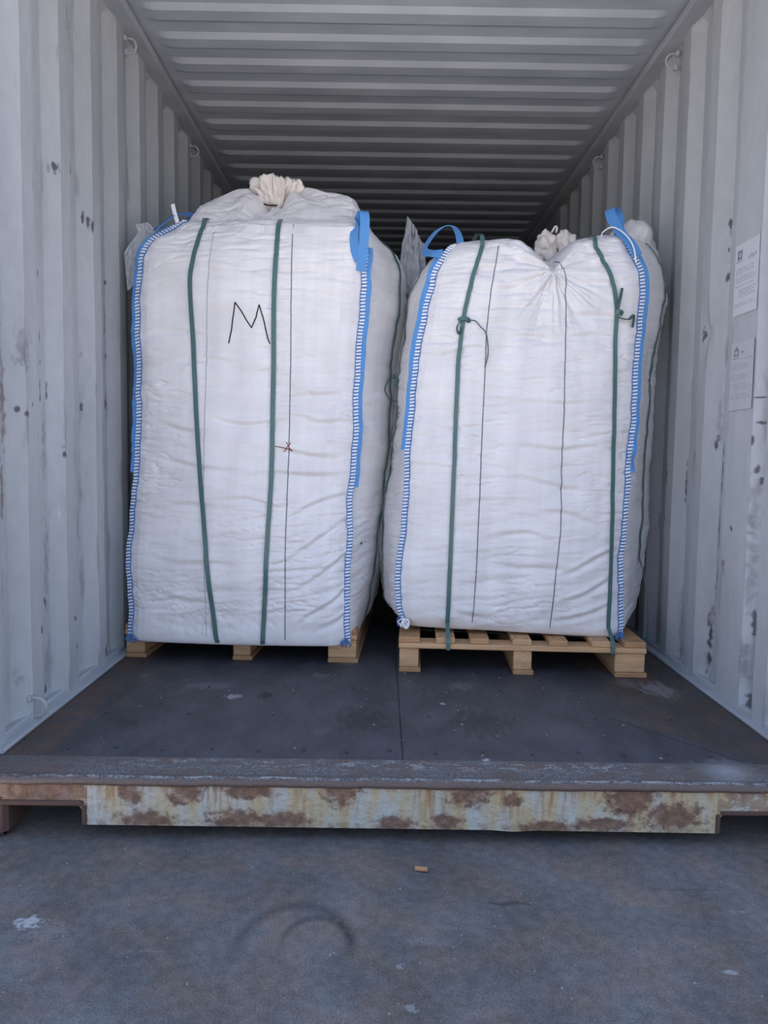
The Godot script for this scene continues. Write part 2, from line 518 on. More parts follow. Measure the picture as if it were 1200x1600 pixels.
	for k in w * h:
		var v := 0.90 + gw[k] / 255.0 * 0.12 + (gw2[k] / 255.0 - 0.5) * 0.14
		out[k * 3] = int(clampf(206.0 * v, 0, 255)); out[k * 3 + 1] = int(clampf(166.0 * v, 0, 255)); out[k * 3 + 2] = int(clampf(124.0 * v, 0, 255))
	for way in ["wood_across", "wood_along"]:
		var wm := mat(Color.WHITE, 0.7)
		wm.albedo_texture = tex(w, h, out)
		wm.uv1_triplanar = true
		wm.uv1_scale = Vector3(1.1, 4.0, 1.1) if way == "wood_across" else Vector3(4.0, 4.0, 4.0)
		mats[way] = wm
	mats.wood_pale = mats.wood_along.duplicate()
	mats.wood_pale.albedo_color = Color8(232, 222, 214)

	# woven polypropylene cloth: faint bands of the weave, faint grey smears
	w = 512
	h = 512
	var c1 := nz(w, h, 0.02, 71, 1.0, 24.0, 3)
	var c2 := nz(w, h, 0.02, 72, 24.0, 1.0, 3)
	var c3 := nz(w, h, 0.008, 73, 1.0, 1.0, 3)
	out = PackedByteArray()
	out.resize(w * h * 3)
	for k in w * h:
		var v := 1.0 + (c1[k] / 255.0 - 0.5) * 0.045 + (c2[k] / 255.0 - 0.5) * 0.02 + (c3[k] / 255.0 - 0.5) * 0.05
		out[k * 3] = int(clampf(226.0 * v, 0, 255)); out[k * 3 + 1] = int(clampf(225.0 * v, 0, 255)); out[k * 3 + 2] = int(clampf(226.0 * v, 0, 255))
	var cm := mat(Color.WHITE, 0.55)
	cm.albedo_texture = tex(w, h, out)
	cm.rim_enabled = true
	cm.rim = 0.15
	mats.cloth = cm
	mats.hem = mat(Color8(226, 225, 226), 0.6)
	mats.spout = mat(Color8(226, 219, 213), 0.55)
	mats.spout.backlight_enabled = true
	mats.spout.backlight = Color(0.3, 0.28, 0.26)
	var ln := mat(Color(0.80, 0.81, 0.83, 0.62), 0.32)
	ln.transparency = BaseMaterial3D.TRANSPARENCY_ALPHA
	ln.cull_mode = BaseMaterial3D.CULL_DISABLED
	mats.liner = ln
	mats.blue = mat(Color8(84, 146, 208), 0.7)
	mats.blue.rim_enabled = true
	mats.blue.rim = 0.2
	mats.blue_dark = mat(Color8(74, 118, 178), 0.75)
	mats.stitch = mat(Color8(232, 236, 242), 0.7)
	mats.thread = mat(Color8(74, 92, 92), 0.8)
	mats.thread_pale = mat(Color8(168, 172, 180), 0.8)
	mats.strap = mat(Color8(72, 106, 105), 0.38)
	mats.strap_dark = mat(Color8(58, 84, 86), 0.4)
	mats.ink = mat(Color8(28, 28, 34), 0.7)
	mats.red_ink = mat(Color8(120, 44, 54), 0.7)
	mats.steel = mat(Color8(120, 122, 124), 0.55, 0.3)
	mats.bolt = mat(Color8(34, 33, 34), 0.6)
	mats.casting = mat(Color8(84, 62, 55), 0.85)
	mats.underside = mat(Color8(60, 50, 46), 0.85)

# ------------------------------------------------------------------ the container

func corrugation(pts: Array, z: float) -> float:
	# depth of the corrugation (0 inner face, 1 outer face) at z, from a list of [z, depth] running inwards
	for i in pts.size() - 1:
		if z <= pts[i][0] and z >= pts[i + 1][0]:
			return lerpf(pts[i][1], pts[i + 1][1], (pts[i][0] - z) / maxf(pts[i][0] - pts[i + 1][0], 1e-5))
	return 0.0

func wall_profile(right: bool) -> Array:
	var out := []
	var add_rib := func(near: float, far: float, pit: float) -> void:      # the inner flat from near to far, then a pit
		out.append([near, 0.0]); out.append([far, 0.0])
		out.append([far - 0.068, 1.0]); out.append([far - 0.068 - pit, 1.0])
	if right:
		out.append([0.0, 0.0]); out.append([-0.245, 0.0]); out.append([-0.275, 1.0]); out.append([-0.335, 1.0])
		out.append([-0.40, 0.0]); out.append([-0.480, 0.0]); out.append([-0.510, 1.0]); out.append([-0.545, 1.0])
		out.append([-0.575, 0.0]); out.append([-0.765, 0.0]); out.append([-0.81, 1.0]); out.append([-0.88, 1.0])
	else:
		out.append([0.0, 0.0]); out.append([-0.181, 0.0]); out.append([-0.249, 1.0]); out.append([-0.32, 1.0])
		add_rib.call(-0.39, -0.470, 0.073)
		add_rib.call(-0.68, -0.759, 0.073)
	for k in 40:
		var far := -1.048 - 0.289 * k
		add_rib.call(far + 0.076, far, 0.073)
	return out

func wall_mesh(prof: Array, sgn: float, dents: Array) -> ArrayMesh:
	var zs := []
	for i in prof.size() - 1:
		var cut := 3 if prof[i][0] > -WT else 1
		for k in cut:
			zs.append(lerpf(prof[i][0], prof[i + 1][0], float(k) / cut))
	zs.append(prof[prof.size() - 1][0])
	var top := 2.645
	var m_ := ArrayMesh.new()
	var wob := noise(77 if sgn > 0 else 78, 1.3, 2)
	for part in 2:
		var use := []
		for i in zs.size():
			if (part == 0 and zs[i] > -WT) or (part == 1 and (zs[i] <= -WT or (i + 1 < zs.size() and zs[i + 1] <= -WT and zs[i] > -WT))):
				use.append(zs[i])
		if part == 0:
			for i in zs.size():
				if zs[i] <= -WT:
					use.append(zs[i])
					break
		if part == 1:
			use = use.slice(1)
		var rows := 90 if part == 0 else 6
		for face in 2:
			var P := PackedVector3Array()
			var uv := PackedVector2Array()
			for j in rows + 1:
				var y := -0.03 + (top + 0.03) * j / rows
				for i in use.size():
					# the inner skin of the left wall runs inwards to the right of its face; the others mirror
					var ii := i if (sgn < 0) == (face == 1) else use.size() - 1 - i
					var z: float = use[ii]
					var d := corrugation(prof, z) * 0.036
					# pits close up below the top rail and above the floor
					d *= clampf((top - y) / 0.03, 0.0, 1.0) * clampf(y / 0.02, 0.0, 1.0)
					d += wob.get_noise_2d(z * 1.5, y) * 0.0022
					for q in dents:
						var dz: float = (z - q[0]) / q[2]
						var dy: float = (y - q[1]) / q[3]
						d += q[4] * exp(-dz * dz - absf(dy) * 1.6)
					if face == 1:
						d += 0.012
					P.append(Vector3(sgn * (WALL_X + d), y, z))
					uv.append(Vector2(-z / WT, (ROOF_Y - y) / ROOF_Y))
			grid_mesh_flat(P, use.size(), rows + 1, uv, m_)
	return m_

# as grid_mesh, but with every column of faces flat-shaded across, so that folds of steel stay crisp
func grid_mesh_flat(P: PackedVector3Array, nu: int, nv: int, uv: PackedVector2Array, into: ArrayMesh) -> void:
	var V := PackedVector3Array()
	var N := PackedVector3Array()
	var U := PackedVector2Array()
	var idx := PackedInt32Array()
	for i in nu - 1:
		for j in nv:
			var a := j * nu + i
			var ju := mini(j + 1, nv - 1) * nu + i
			var jd := maxi(j - 1, 0) * nu + i
			var n := (P[a + 1] - P[a]).cross(P[ju] - P[jd]).normalized()
			for s in 2:
				V.append(P[a + s]); N.append(n); U.append(uv[a + s])
	for i in nu - 1:
		for j in nv - 1:
			var a := (i * nv + j) * 2
			for q in [a, a + 2, a + 1, a + 1, a + 2, a + 3]:
				idx.append(q)
	var arr := []
	arr.resize(Mesh.ARRAY_MAX)
	arr[Mesh.ARRAY_VERTEX] = V
	arr[Mesh.ARRAY_NORMAL] = N
	arr[Mesh.ARRAY_TEX_UV] = U
	arr[Mesh.ARRAY_INDEX] = idx
	into.add_surface_from_arrays(Mesh.PRIMITIVE_TRIANGLES, arr)

func build_walls() -> void:
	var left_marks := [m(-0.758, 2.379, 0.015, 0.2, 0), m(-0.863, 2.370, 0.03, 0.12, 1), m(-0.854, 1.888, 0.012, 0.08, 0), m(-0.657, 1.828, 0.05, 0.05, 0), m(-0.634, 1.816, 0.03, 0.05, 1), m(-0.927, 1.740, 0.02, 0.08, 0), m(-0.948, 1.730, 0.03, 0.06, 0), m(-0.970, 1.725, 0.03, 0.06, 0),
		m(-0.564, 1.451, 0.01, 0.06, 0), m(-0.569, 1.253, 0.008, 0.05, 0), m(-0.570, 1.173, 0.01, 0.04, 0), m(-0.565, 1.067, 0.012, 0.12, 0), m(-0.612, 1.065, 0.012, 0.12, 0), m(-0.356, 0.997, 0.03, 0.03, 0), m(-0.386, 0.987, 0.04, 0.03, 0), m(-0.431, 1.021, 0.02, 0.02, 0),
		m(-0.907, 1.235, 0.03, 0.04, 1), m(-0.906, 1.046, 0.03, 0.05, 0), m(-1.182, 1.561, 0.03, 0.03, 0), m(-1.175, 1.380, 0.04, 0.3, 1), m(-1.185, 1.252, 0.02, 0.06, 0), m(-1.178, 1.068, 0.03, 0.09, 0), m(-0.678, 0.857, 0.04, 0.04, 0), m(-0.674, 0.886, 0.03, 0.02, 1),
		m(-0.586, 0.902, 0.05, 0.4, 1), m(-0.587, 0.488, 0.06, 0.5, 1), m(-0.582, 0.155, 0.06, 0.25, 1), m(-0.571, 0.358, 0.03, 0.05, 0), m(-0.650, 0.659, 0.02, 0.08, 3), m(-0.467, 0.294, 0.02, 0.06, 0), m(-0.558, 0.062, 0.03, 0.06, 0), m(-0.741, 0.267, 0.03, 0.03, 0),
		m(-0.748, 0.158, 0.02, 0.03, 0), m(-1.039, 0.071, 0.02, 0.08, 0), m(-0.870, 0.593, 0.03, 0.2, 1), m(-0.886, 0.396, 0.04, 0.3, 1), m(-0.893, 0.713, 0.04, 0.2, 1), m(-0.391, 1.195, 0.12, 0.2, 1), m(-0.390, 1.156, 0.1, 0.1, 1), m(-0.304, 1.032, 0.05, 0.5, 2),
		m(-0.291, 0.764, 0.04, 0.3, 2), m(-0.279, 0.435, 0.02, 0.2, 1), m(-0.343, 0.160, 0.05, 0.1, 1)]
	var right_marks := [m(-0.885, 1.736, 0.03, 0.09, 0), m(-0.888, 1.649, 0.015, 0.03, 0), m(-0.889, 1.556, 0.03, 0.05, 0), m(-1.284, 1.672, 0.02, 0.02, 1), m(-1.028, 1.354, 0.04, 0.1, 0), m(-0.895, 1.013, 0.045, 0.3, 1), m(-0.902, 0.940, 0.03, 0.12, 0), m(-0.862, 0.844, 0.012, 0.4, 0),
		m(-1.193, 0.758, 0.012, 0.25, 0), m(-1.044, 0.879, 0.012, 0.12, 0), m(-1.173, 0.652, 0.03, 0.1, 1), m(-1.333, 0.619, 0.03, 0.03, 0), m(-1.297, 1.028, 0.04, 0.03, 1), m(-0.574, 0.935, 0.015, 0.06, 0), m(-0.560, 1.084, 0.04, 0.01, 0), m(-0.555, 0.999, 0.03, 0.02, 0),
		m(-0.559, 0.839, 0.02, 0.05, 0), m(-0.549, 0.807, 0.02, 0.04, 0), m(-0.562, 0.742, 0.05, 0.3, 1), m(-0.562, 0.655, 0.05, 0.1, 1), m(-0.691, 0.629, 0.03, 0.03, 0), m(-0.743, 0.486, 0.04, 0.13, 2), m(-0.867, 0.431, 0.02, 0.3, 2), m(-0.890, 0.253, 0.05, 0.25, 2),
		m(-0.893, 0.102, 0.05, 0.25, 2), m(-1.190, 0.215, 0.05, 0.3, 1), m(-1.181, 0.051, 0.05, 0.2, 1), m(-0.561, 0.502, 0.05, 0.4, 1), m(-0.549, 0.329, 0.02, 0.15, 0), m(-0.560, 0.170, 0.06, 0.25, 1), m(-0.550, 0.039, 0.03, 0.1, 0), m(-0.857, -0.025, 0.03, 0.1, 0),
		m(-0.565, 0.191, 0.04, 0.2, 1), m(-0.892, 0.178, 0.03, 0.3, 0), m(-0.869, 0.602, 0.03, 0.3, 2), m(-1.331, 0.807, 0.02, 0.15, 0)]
	for side in 2:
		var right := side == 1
		var sgn := 1.0 if right else -1.0
		var prof := wall_profile(right)
		var edges := []
		for i in prof.size():
			if prof[i][0] > -1.6 and prof[i][0] < -0.3:
				edges.append(prof[i][0])
		var dents := [[-1.00, 1.36, 0.035, 0.075, 0.03], [-0.80, 1.03, 0.03, 0.16, 0.014]] if right else [[-0.40, 1.17, 0.10, 0.12, 0.010]]
		var pm := mat(Color.WHITE, 0.6)
		var made := wall_texture(300 if right else 200, right_marks if right else left_marks, edges)
		pm.albedo_texture = made[0]
		var wm := wall_mesh(prof, sgn, dents)
		for s in wm.get_surface_count():
			wm.surface_set_material(s, pm if s == 0 else mats.paint)
		var o := put("wall_right" if right else "wall_left", wm, null, self)
		o.set_meta("kind", "structure")
		tag(o, "corrugated pale grey steel side wall, scuffed, with the inspection stickers on it" if right else "corrugated pale grey steel side wall without stickers, close beside the taller bag", "wall")
		var s2 := structure("trim_" + str(2 + side), "square steel roof rail above the wall with the stickers" if right else "square steel roof rail above the wall without stickers", "rail")
		put("rail", box_mesh(Vector3(sgn * 1.19, 2.652, -DEPTH / 2), Vector3(0.15, 0.034, DEPTH), Basis(), 0.004), mats.paint, s2)
		put("rail_web", box_mesh(Vector3(sgn * 1.235, 2.66, -DEPTH / 2), Vector3(0.05, 0.10, DEPTH), Basis(), 0.004), mats.paint, s2)
		var bb := structure("baseboard_right" if right else "baseboard_left", "low steel angle along the foot of the wall with the stickers" if right else "low steel angle along the foot of the wall without stickers", "rail")
		var zl := -4.0
		put("angle_foot", box_mesh(Vector3(sgn * 1.172, 0.006, (zl - 0.13) / 2), Vector3(0.05, 0.012, -zl - 0.13), Basis(), 0.003), mats.paint, bb)
		put("angle_back", box_mesh(Vector3(sgn * 1.19, 0.014, (zl - 0.13) / 2), Vector3(0.024, 0.034, -zl - 0.13), Basis(), 0.006), mats.paint, bb)
		put("bottom_rail", box_mesh(Vector3(sgn * 1.20, -0.085, -DEPTH / 2 - 0.1), Vector3(0.05, 0.13, DEPTH - 0.2), Basis(), 0.004), mats.casting, bb)
		var post := structure("trim_" + str(4 + side), "steel corner post of the doorway beside the wall with the stickers" if right else "steel corner post of the doorway beside the wall without stickers", "post")
		put("post", box_mesh(Vector3(sgn * 1.205, 1.29, -0.10), Vector3(0.07, 2.78, 0.20), Basis(), 0.006), mats.paint, post)
		if not right:
			put("rust_scab", box_mesh(Vector3(-1.1705, 1.03, -0.19), Vector3(0.004, 0.22, 0.03), Basis(), 0.002), mats.casting, post)
	# the far end and the header over the doorway
	var back := structure("wall_back", "dark far end wall of the container behind the bags", "wall")
	put("panel", box_mesh(Vector3(0, 1.32, -DEPTH - 0.02), Vector3(2.5, 2.75, 0.04)), mats.paint, back)
	var head := structure("trim_6", "steel header beam over the doorway", "beam")
	put("beam", box_mesh(Vector3(0, 2.70, -0.06), Vector3(2.48, 0.07, 0.12)), mats.paint, head)

func build_roof() -> void:
	var zs := []
	var ds := []
	# the slope that faces the doorway is what shows bright: lower flat, slope, upper flat, slope
	var pitch := 0.2175
	zs.append(-0.1); ds.append(0.0)
	for k in 54:
		var z := -1.235 + pitch * 5 - pitch * k
		for q in [[0.0, 0.0], [-0.032, 1.0], [-0.105, 1.0], [-0.14, 0.0]]:
			if z + q[0] < -0.12 and z + q[0] > -DEPTH:
				zs.append(z + q[0]); ds.append(q[1])
	zs.append(-DEPTH); ds.append(0.0)
	var xs := [-1.25, -1.10, -1.075, -1.045, -1.02]
	for k in 9:
		xs.append(-0.9 + 0.225 * k)
	for x in [1.02, 1.045, 1.075, 1.10, 1.25]:
		xs.append(x)
	var mesh := ArrayMesh.new()
	for face in 2:
		var P := PackedVector3Array()
		var uv := PackedVector2Array()
		for j in xs.size():
			for i in zs.size():
				var ii := zs.size() - 1 - i if face == 0 else i
				var x: float = xs[j]
				var e := smoothstep(1.095, 1.02, absf(x))
				P.append(Vector3(x, ROOF_Y + 0.014 - ds[ii] * 0.014 * e + (0.012 if face == 1 else 0.0), zs[ii]))
				uv.append(Vector2(x, zs[ii]))
		# flat across the folds
		var P2 := PackedVector3Array()
		P2.append_array(P)
		grid_mesh_flat(P2, zs.size(), xs.size(), uv, mesh)
	var o := put("ceiling", mesh, mats.roof, self)
	o.set_meta("kind", "structure")
	tag(o, "corrugated grey steel roof with ribs running across the container", "ceiling")

func panel_mesh(x0: float, x1: float, z0: float, z1: float) -> ArrayMesh:
	# a floor sheet with its edges eased; texture by place
	var P := PackedVector3Array()
	var uv := PackedVector2Array()
	var e := 0.003
	for row in [[z0, -0.02], [z0, -e], [z0 - e, 0.0], [z1 + e, 0.0], [z1, -e], [z1, -0.02]]:
		for col in [[x0, -0.02], [x0, -e], [x0 + e, 0.0], [x1 - e, 0.0], [x1, -e], [x1, -0.02]]:
			P.append(Vector3(col[0], minf(row[1], col[1]), row[0]))
			uv.append(Vector2((col[0] + 1.2) / 2.4, -row[0] / 1.5))
	var m_ := ArrayMesh.new()
	grid_mesh_flat(P, 6, 6, uv, m_)
	return m_

func build_floor() -> void:
	var f := structure("floor", "dark scuffed plywood floor of the container", "floor")
	var g := 0.0006
	var cols := [-1.19, 0.003, 1.19]
	var ends := [-0.122, -2.40, -4.80, -7.20, -9.60, -DEPTH]
	for r in ends.size() - 1:
		for c in 2:
			put("floor_panel", panel_mesh(cols[c] + g, cols[c + 1] - g, ends[r] - g, ends[r + 1] + g), mats.plywood, f)
	put("floor_underlay", box_mesh(Vector3(0, -0.035, -DEPTH / 2 - 0.06), Vector3(2.42, 0.028, DEPTH - 0.12)), mats.underside, f)
	for k in 8:
		put("crossmember", box_mesh(Vector3(0, -0.105, -0.55 - 0.5 * k), Vector3(2.36, 0.11, 0.045)), mats.underside, f)
	# screw heads along the front edge and in rows across
	var st := SurfaceTool.new()
	st.begin(Mesh.PRIMITIVE_TRIANGLES)
	st.set_smooth_group(-1)
	for row in [[-0.185, 0.135], [-0.50, 0.27], [-0.80, 0.27]]:
		var x := -0.97
		while x < 1.0:
			add_box(st, Vector3(x + sin(x * 40.0) * 0.01, 0.0004, row[0] + sin(x * 70.0) * 0.008), Vector3(0.011, 0.0016, 0.009), Basis(), 0.0004)
			x += row[1]
	st.generate_normals()
	var sc := put("screw_heads", st.commit(), mats.bolt, f)
	sc.set_meta("kind", "stuff")

func build_sill() -> void:
	var s := structure("trim_1", "rusty steel door sill with peeling pale paint across the front of the container", "sill")
	# tread plate: joint at the floor, a shallow step, a rolled front lip
	var prof := [Vector2(-0.121, -0.02), Vector2(-0.121, 0.001), Vector2(-0.118, 0.004), Vector2(-0.07, 0.002), Vector2(-0.042, -0.001), Vector2(-0.036, -0.007), Vector2(-0.026, -0.009), Vector2(-0.016, -0.006), Vector2(-0.004, -0.007), Vector2(0.004, -0.012), Vector2(0.006, -0.020), Vector2(0.002, -0.028), Vector2(-0.012, -0.030)]
	var P := PackedVector3Array()
	var uv := PackedVector2Array()
	var wob := noise(91, 3.0, 3)
	var n := 120
	for j in prof.size():
		for i in n + 1:
			var x := -1.24 + 2.48 * i / n
			var q: Vector2 = prof[prof.size() - 1 - j]
			var dent := wob.get_noise_1d(x * 2.0) * 0.0035 * clampf((q.x + 0.08) * 20.0, 0.0, 1.0)
			P.append(Vector3(x, q.y + dent, q.x))
			uv.append(Vector2((x + 1.25) / 2.5, clampf((q.x + 0.121) / 0.127, 0.0, 1.0)))
	put("tread_plate", grid_mesh(P, n + 1, prof.size(), false, uv), mats.sill_top, s)
	# front face with the two notches at its ends
	var R := Rect2(-1.25, -0.16, 2.5, 0.16)
	var poly := PackedVector2Array([Vector2(-1.22, -0.022), Vector2(-1.22, -0.088), Vector2(-0.889, -0.088), Vector2(-0.880, -0.093), Vector2(-0.874, -0.103), Vector2(-0.872, -0.143), Vector2(0.24, -0.145), Vector2(0.30, -0.149), Vector2(0.37, -0.145), Vector2(0.866, -0.147), Vector2(0.869, -0.106), Vector2(0.873, -0.098), Vector2(0.882, -0.093), Vector2(1.22, -0.093), Vector2(1.22, -0.022)])
	put("face_plate", extrude(poly, -0.03, -0.008, R), mats.sill_face, s)
	# flanges that rim the notches
	put("notch_flange", box_mesh(Vector3(-1.04, -0.082, -0.033), Vector3(0.34, 0.014, 0.064)), mats.casting, s)
	put("notch_flange", box_mesh(Vector3(-0.868, -0.116, -0.034), Vector3(0.012, 0.054, 0.062)), mats.casting, s)
	put("notch_flange", box_mesh(Vector3(1.04, -0.089, -0.034), Vector3(0.34, 0.012, 0.062)), mats.casting, s)
	put("notch_flange", box_mesh(Vector3(0.863, -0.120, -0.034), Vector3(0.012, 0.054, 0.062)), mats.casting, s)
	put("back_web", box_mesh(Vector3(0, -0.06, -0.10), Vector3(2.4, 0.08, 0.02)), mats.underside, s)
	# worn half-round keeper pads below the lip
	for c in [[-0.593, 0.056, 0.050], [-0.169, 0.052, 0.047], [0.178, 0.064, 0.050], [0.62, 0.070, 0.058]]:
		var half := PackedVector2Array()
		for k in 15:
			var a := PI + PI * k / 14.0
			var wv := 1.0 + 0.10 * sin(k * 2.3 + c[0] * 9.0)
			half.append(Vector2(c[0] + cos(a) * c[1] * wv, -0.030 + sin(a) * c[2] * wv))
		put("keeper_pad", extrude(half, -0.010, -0.003, R), mats.sill_face, s)
	# corner castings
	for q in [-1.0, 1.0]:
		var cx := -1.168 if q < 0 else 1.19
		put("corner_casting", box_mesh(Vector3(cx, -0.118, -0.092), Vector3(0.178, 0.124, 0.17), Basis(), 0.012), mats.casting, s)

func build_ground() -> void:
	var P := PackedVector3Array()
	var uv := PackedVector2Array()
	var xs := [-30.0, -12.0, -5.0, -2.5]
	for k in 41:
		xs.append(-2.0 + 0.1 * k)
	xs.append_array([2.5, 5.0, 12.0, 30.0])
	var zs := [30.0, 12.0, 5.0, 2.6]
	for k in 30:
		zs.append(2.2 - 0.1 * k)
	zs.append_array([-2.0, -6.0, -13.0, -30.0])
	var n := noise(95, 0.9, 3)
	for z in zs:
		for x in xs:
			var near := 1.0 if absf(x) < 2.2 and z > -0.75 and z < 2.3 else 0.0
			P.append(Vector3(x, GROUND_Y + n.get_noise_2d(x, z) * 0.006 * near, z))
			uv.append(Vector2((x + 1.5) / 3.0, (z + 0.6) / 2.0))
	var o := put("ground", grid_mesh(P, xs.size(), zs.size(), false, uv), mats.concrete, self)
	o.set_meta("kind", "structure")
	tag(o, "dark stained concrete yard in front of the container", "ground")
	# splinters and grit
	var chip := put("wood_chip", box_mesh(Vector3.ZERO, Vector3(0.034, 0.009, 0.012), Basis(Vector3.UP, -0.15), 0.002), mats.wood_pale, self, Vector3(0.045, GROUND_Y + 0.006, 0.132))
	tag(chip, "small pale wood chip lying on the concrete in front of the sill", "chip")
	var rng := RandomNumberGenerator.new()
	rng.seed = 5
	var st := SurfaceTool.new()
	st.begin(Mesh.PRIMITIVE_TRIANGLES)
	st.set_smooth_group(-1)
	for k in 170:
		var z := rng.randf_range(-0.02, 0.75)
		var x := rng.randf_range(-1.1, 1.1)
		var r := rng.randf_range(0.0010, 0.0026)
		add_box(st, Vector3(x, GROUND_Y + n.get_noise_2d(x, z) * 0.006 + r * 0.4, z), Vector3(r * rng.randf_range(1, 2.2), r, r * rng.randf_range(1, 2)), Basis(Vector3.UP, rng.randf() * TAU), r * 0.25)
	st.generate_normals()
	var grit := put("grit", st.commit(), mat(Color8(150, 150, 148), 0.8), self)
	grit.set_meta("kind", "stuff")
	tag(grit, "pale crumbs of grit scattered over the concrete yard", "grit")
	st = SurfaceTool.new()
	st.begin(Mesh.PRIMITIVE_TRIANGLES)
	st.set_smooth_group(-1)
	for k in 60:
		var z := rng.randf_range(-1.0, -0.14)
		var x := rng.randf_range(-0.95, 1.05) if k % 3 else rng.randf_range(0.0, 0.4)
		var r := rng.randf_range(0.0010, 0.0030)
		add_box(st, Vector3(x, r * 0.5 + (0.003 if z > -0.125 else 0.0), z), Vector3(r * rng.randf_range(1, 3.0), r, r * rng.randf_range(1, 2)), Basis(Vector3.UP, rng.randf() * TAU), r * 0.25)
	st.generate_normals()
	var crumb := put("crumbs", st.commit(), mat(Color8(160, 160, 160), 0.8), self)
	crumb.set_meta("kind", "stuff")
	tag(crumb, "white crumbs scattered over the dark container floor", "crumbs")

func ring_hook(at: Vector3, sgn: float, big: float, label: String) -> void:
	# a bent steel lashing ring welded to the rail: a C of round bar with both feet on the wall
	var t := thing("lashing_ring", label, "ring", at, "lashing rings of the container")
	var pts := []
	for k in 19:
		var a := lerpf(-0.5 * PI, 0.5 * PI, k / 18.0)
		pts.append(Vector3(-sgn * (0.008 + 0.034 * cos(a)) * big, sin(a) * 0.036 * big, sin(a) * 0.006))
	pts.insert(0, Vector3(sgn * 0.02, -0.036 * big, -0.006))
	pts.append(Vector3(sgn * 0.02, 0.036 * big, 0.006))
	put("bar", tube(pts, 0.0065 * big, 10), mats.paint, t)
	for e in [-1.0, 1.0]:
		put("weld_foot", box_mesh(Vector3(sgn * 0.014, e * 0.036 * big, e * 0.006), Vector3(0.014, 0.024, 0.024), Basis(), 0.006), mats.paint, t)

func sticker(called_at: Vector3, w: float, h: float, kind: int, label: String) -> void:
	var tw := 160
	var th := 256
	var im := Image.create(tw, th, false, Image.FORMAT_RGB8)
	im.fill(Color8(203, 206, 212) if kind == 0 else Color8(184, 189, 194))
	var ink := Color8(128, 132, 142) if kind == 0 else Color8(142, 148, 156)
	var rng := RandomNumberGenerator.new()
	rng.seed = 40 + kind
	# the little emblem: a square with a light star, or a small house shape over a line
	var e := Color8(120, 128, 136)
	if kind == 0:
		im.fill_rect(Rect2i(16, 22, 32, 34), e)
		for k in 9:
			im.fill_rect(Rect2i(32 - k, 29 + k, 2 * k + 1, 1), Color8(200, 204, 210))
			im.fill_rect(Rect2i(32 - k, 47 - k, 2 * k + 1, 1), Color8(200, 204, 210))
		im.fill_rect(Rect2i(10, 60, 44, 3), e)
		for k in 6:
			im.fill_rect(Rect2i(92 + k * 9, 58 - (k % 3) * 3, 4, 12), Color8(112, 116, 126))
	else:
		im.fill_rect(Rect2i(22, 26, 32, 26), e)
		im.fill_rect(Rect2i(30, 32, 14, 14), Color8(188, 194, 200))
		for k in 14:
			im.fill_rect(Rect2i(38 - k, 12 + k, 2 * k, 1), e)
		im.fill_rect(Rect2i(14, 58, 46, 3), e)
		im.fill_rect(Rect2i(76, 36, 12, 8), e)
		im.fill_rect(Rect2i(92, 64, 60, 2), ink)
	# rows of print too small to read
	var rows := [88, 96, 104, 118, 126, 134, 150, 166, 174, 182, 190, 214, 222] if kind == 0 else [84, 92, 100, 122, 130, 138, 156, 163, 170, 177, 196, 203, 210]
	for y in rows:
		var x := 10 if y < 160 or y > 200 else 36
		var stop := rng.randi_range(110, 152)
		while x < stop:
			var l := rng.randi_range(5, 16)
			im.fill_rect(Rect2i(x, y, mini(l, tw - x), 3), ink.lerp(im.get_pixel(2, 2), rng.randf() * 0.5))
			x += l + 4
	var mt := mat(Color.WHITE, 0.4)
	mt.albedo_texture = ImageTexture.create_from_image(im)
	var P := PackedVector3Array()
	var uv := PackedVector2Array()
	var n := 14
	var nn := noise(60 + kind, 3.0, 2)
	for j in n + 1:
		for i in n + 1:
			var u := float(i) / n
			var v := float(j) / n
			# seen from inside, the far edge is on the left of the sticker
			P.append(Vector3(-0.0032 - 0.0009 * nn.get_noise_2d(u, v * 2.0), (v - 0.5) * h, (u - 0.5) * w))
			uv.append(Vector2(u, 1.0 - v))
	var o := put("sticker", grid_mesh(P, n + 1, n + 1, false, uv), mt, self, called_at)
	tag(o, label, "sticker", "inspection stickers on the container wall")

# ------------------------------------------------------------------ bulk bags

func row(fl: Vector3, fr: Vector3, br: Vector3, bl: Vector3, f: float, r: float, b: float, l: float, steps: int) -> Dictionary:
	return {"c": [fl, fr, br, bl], "b": [f, r, b, l], "n": steps}

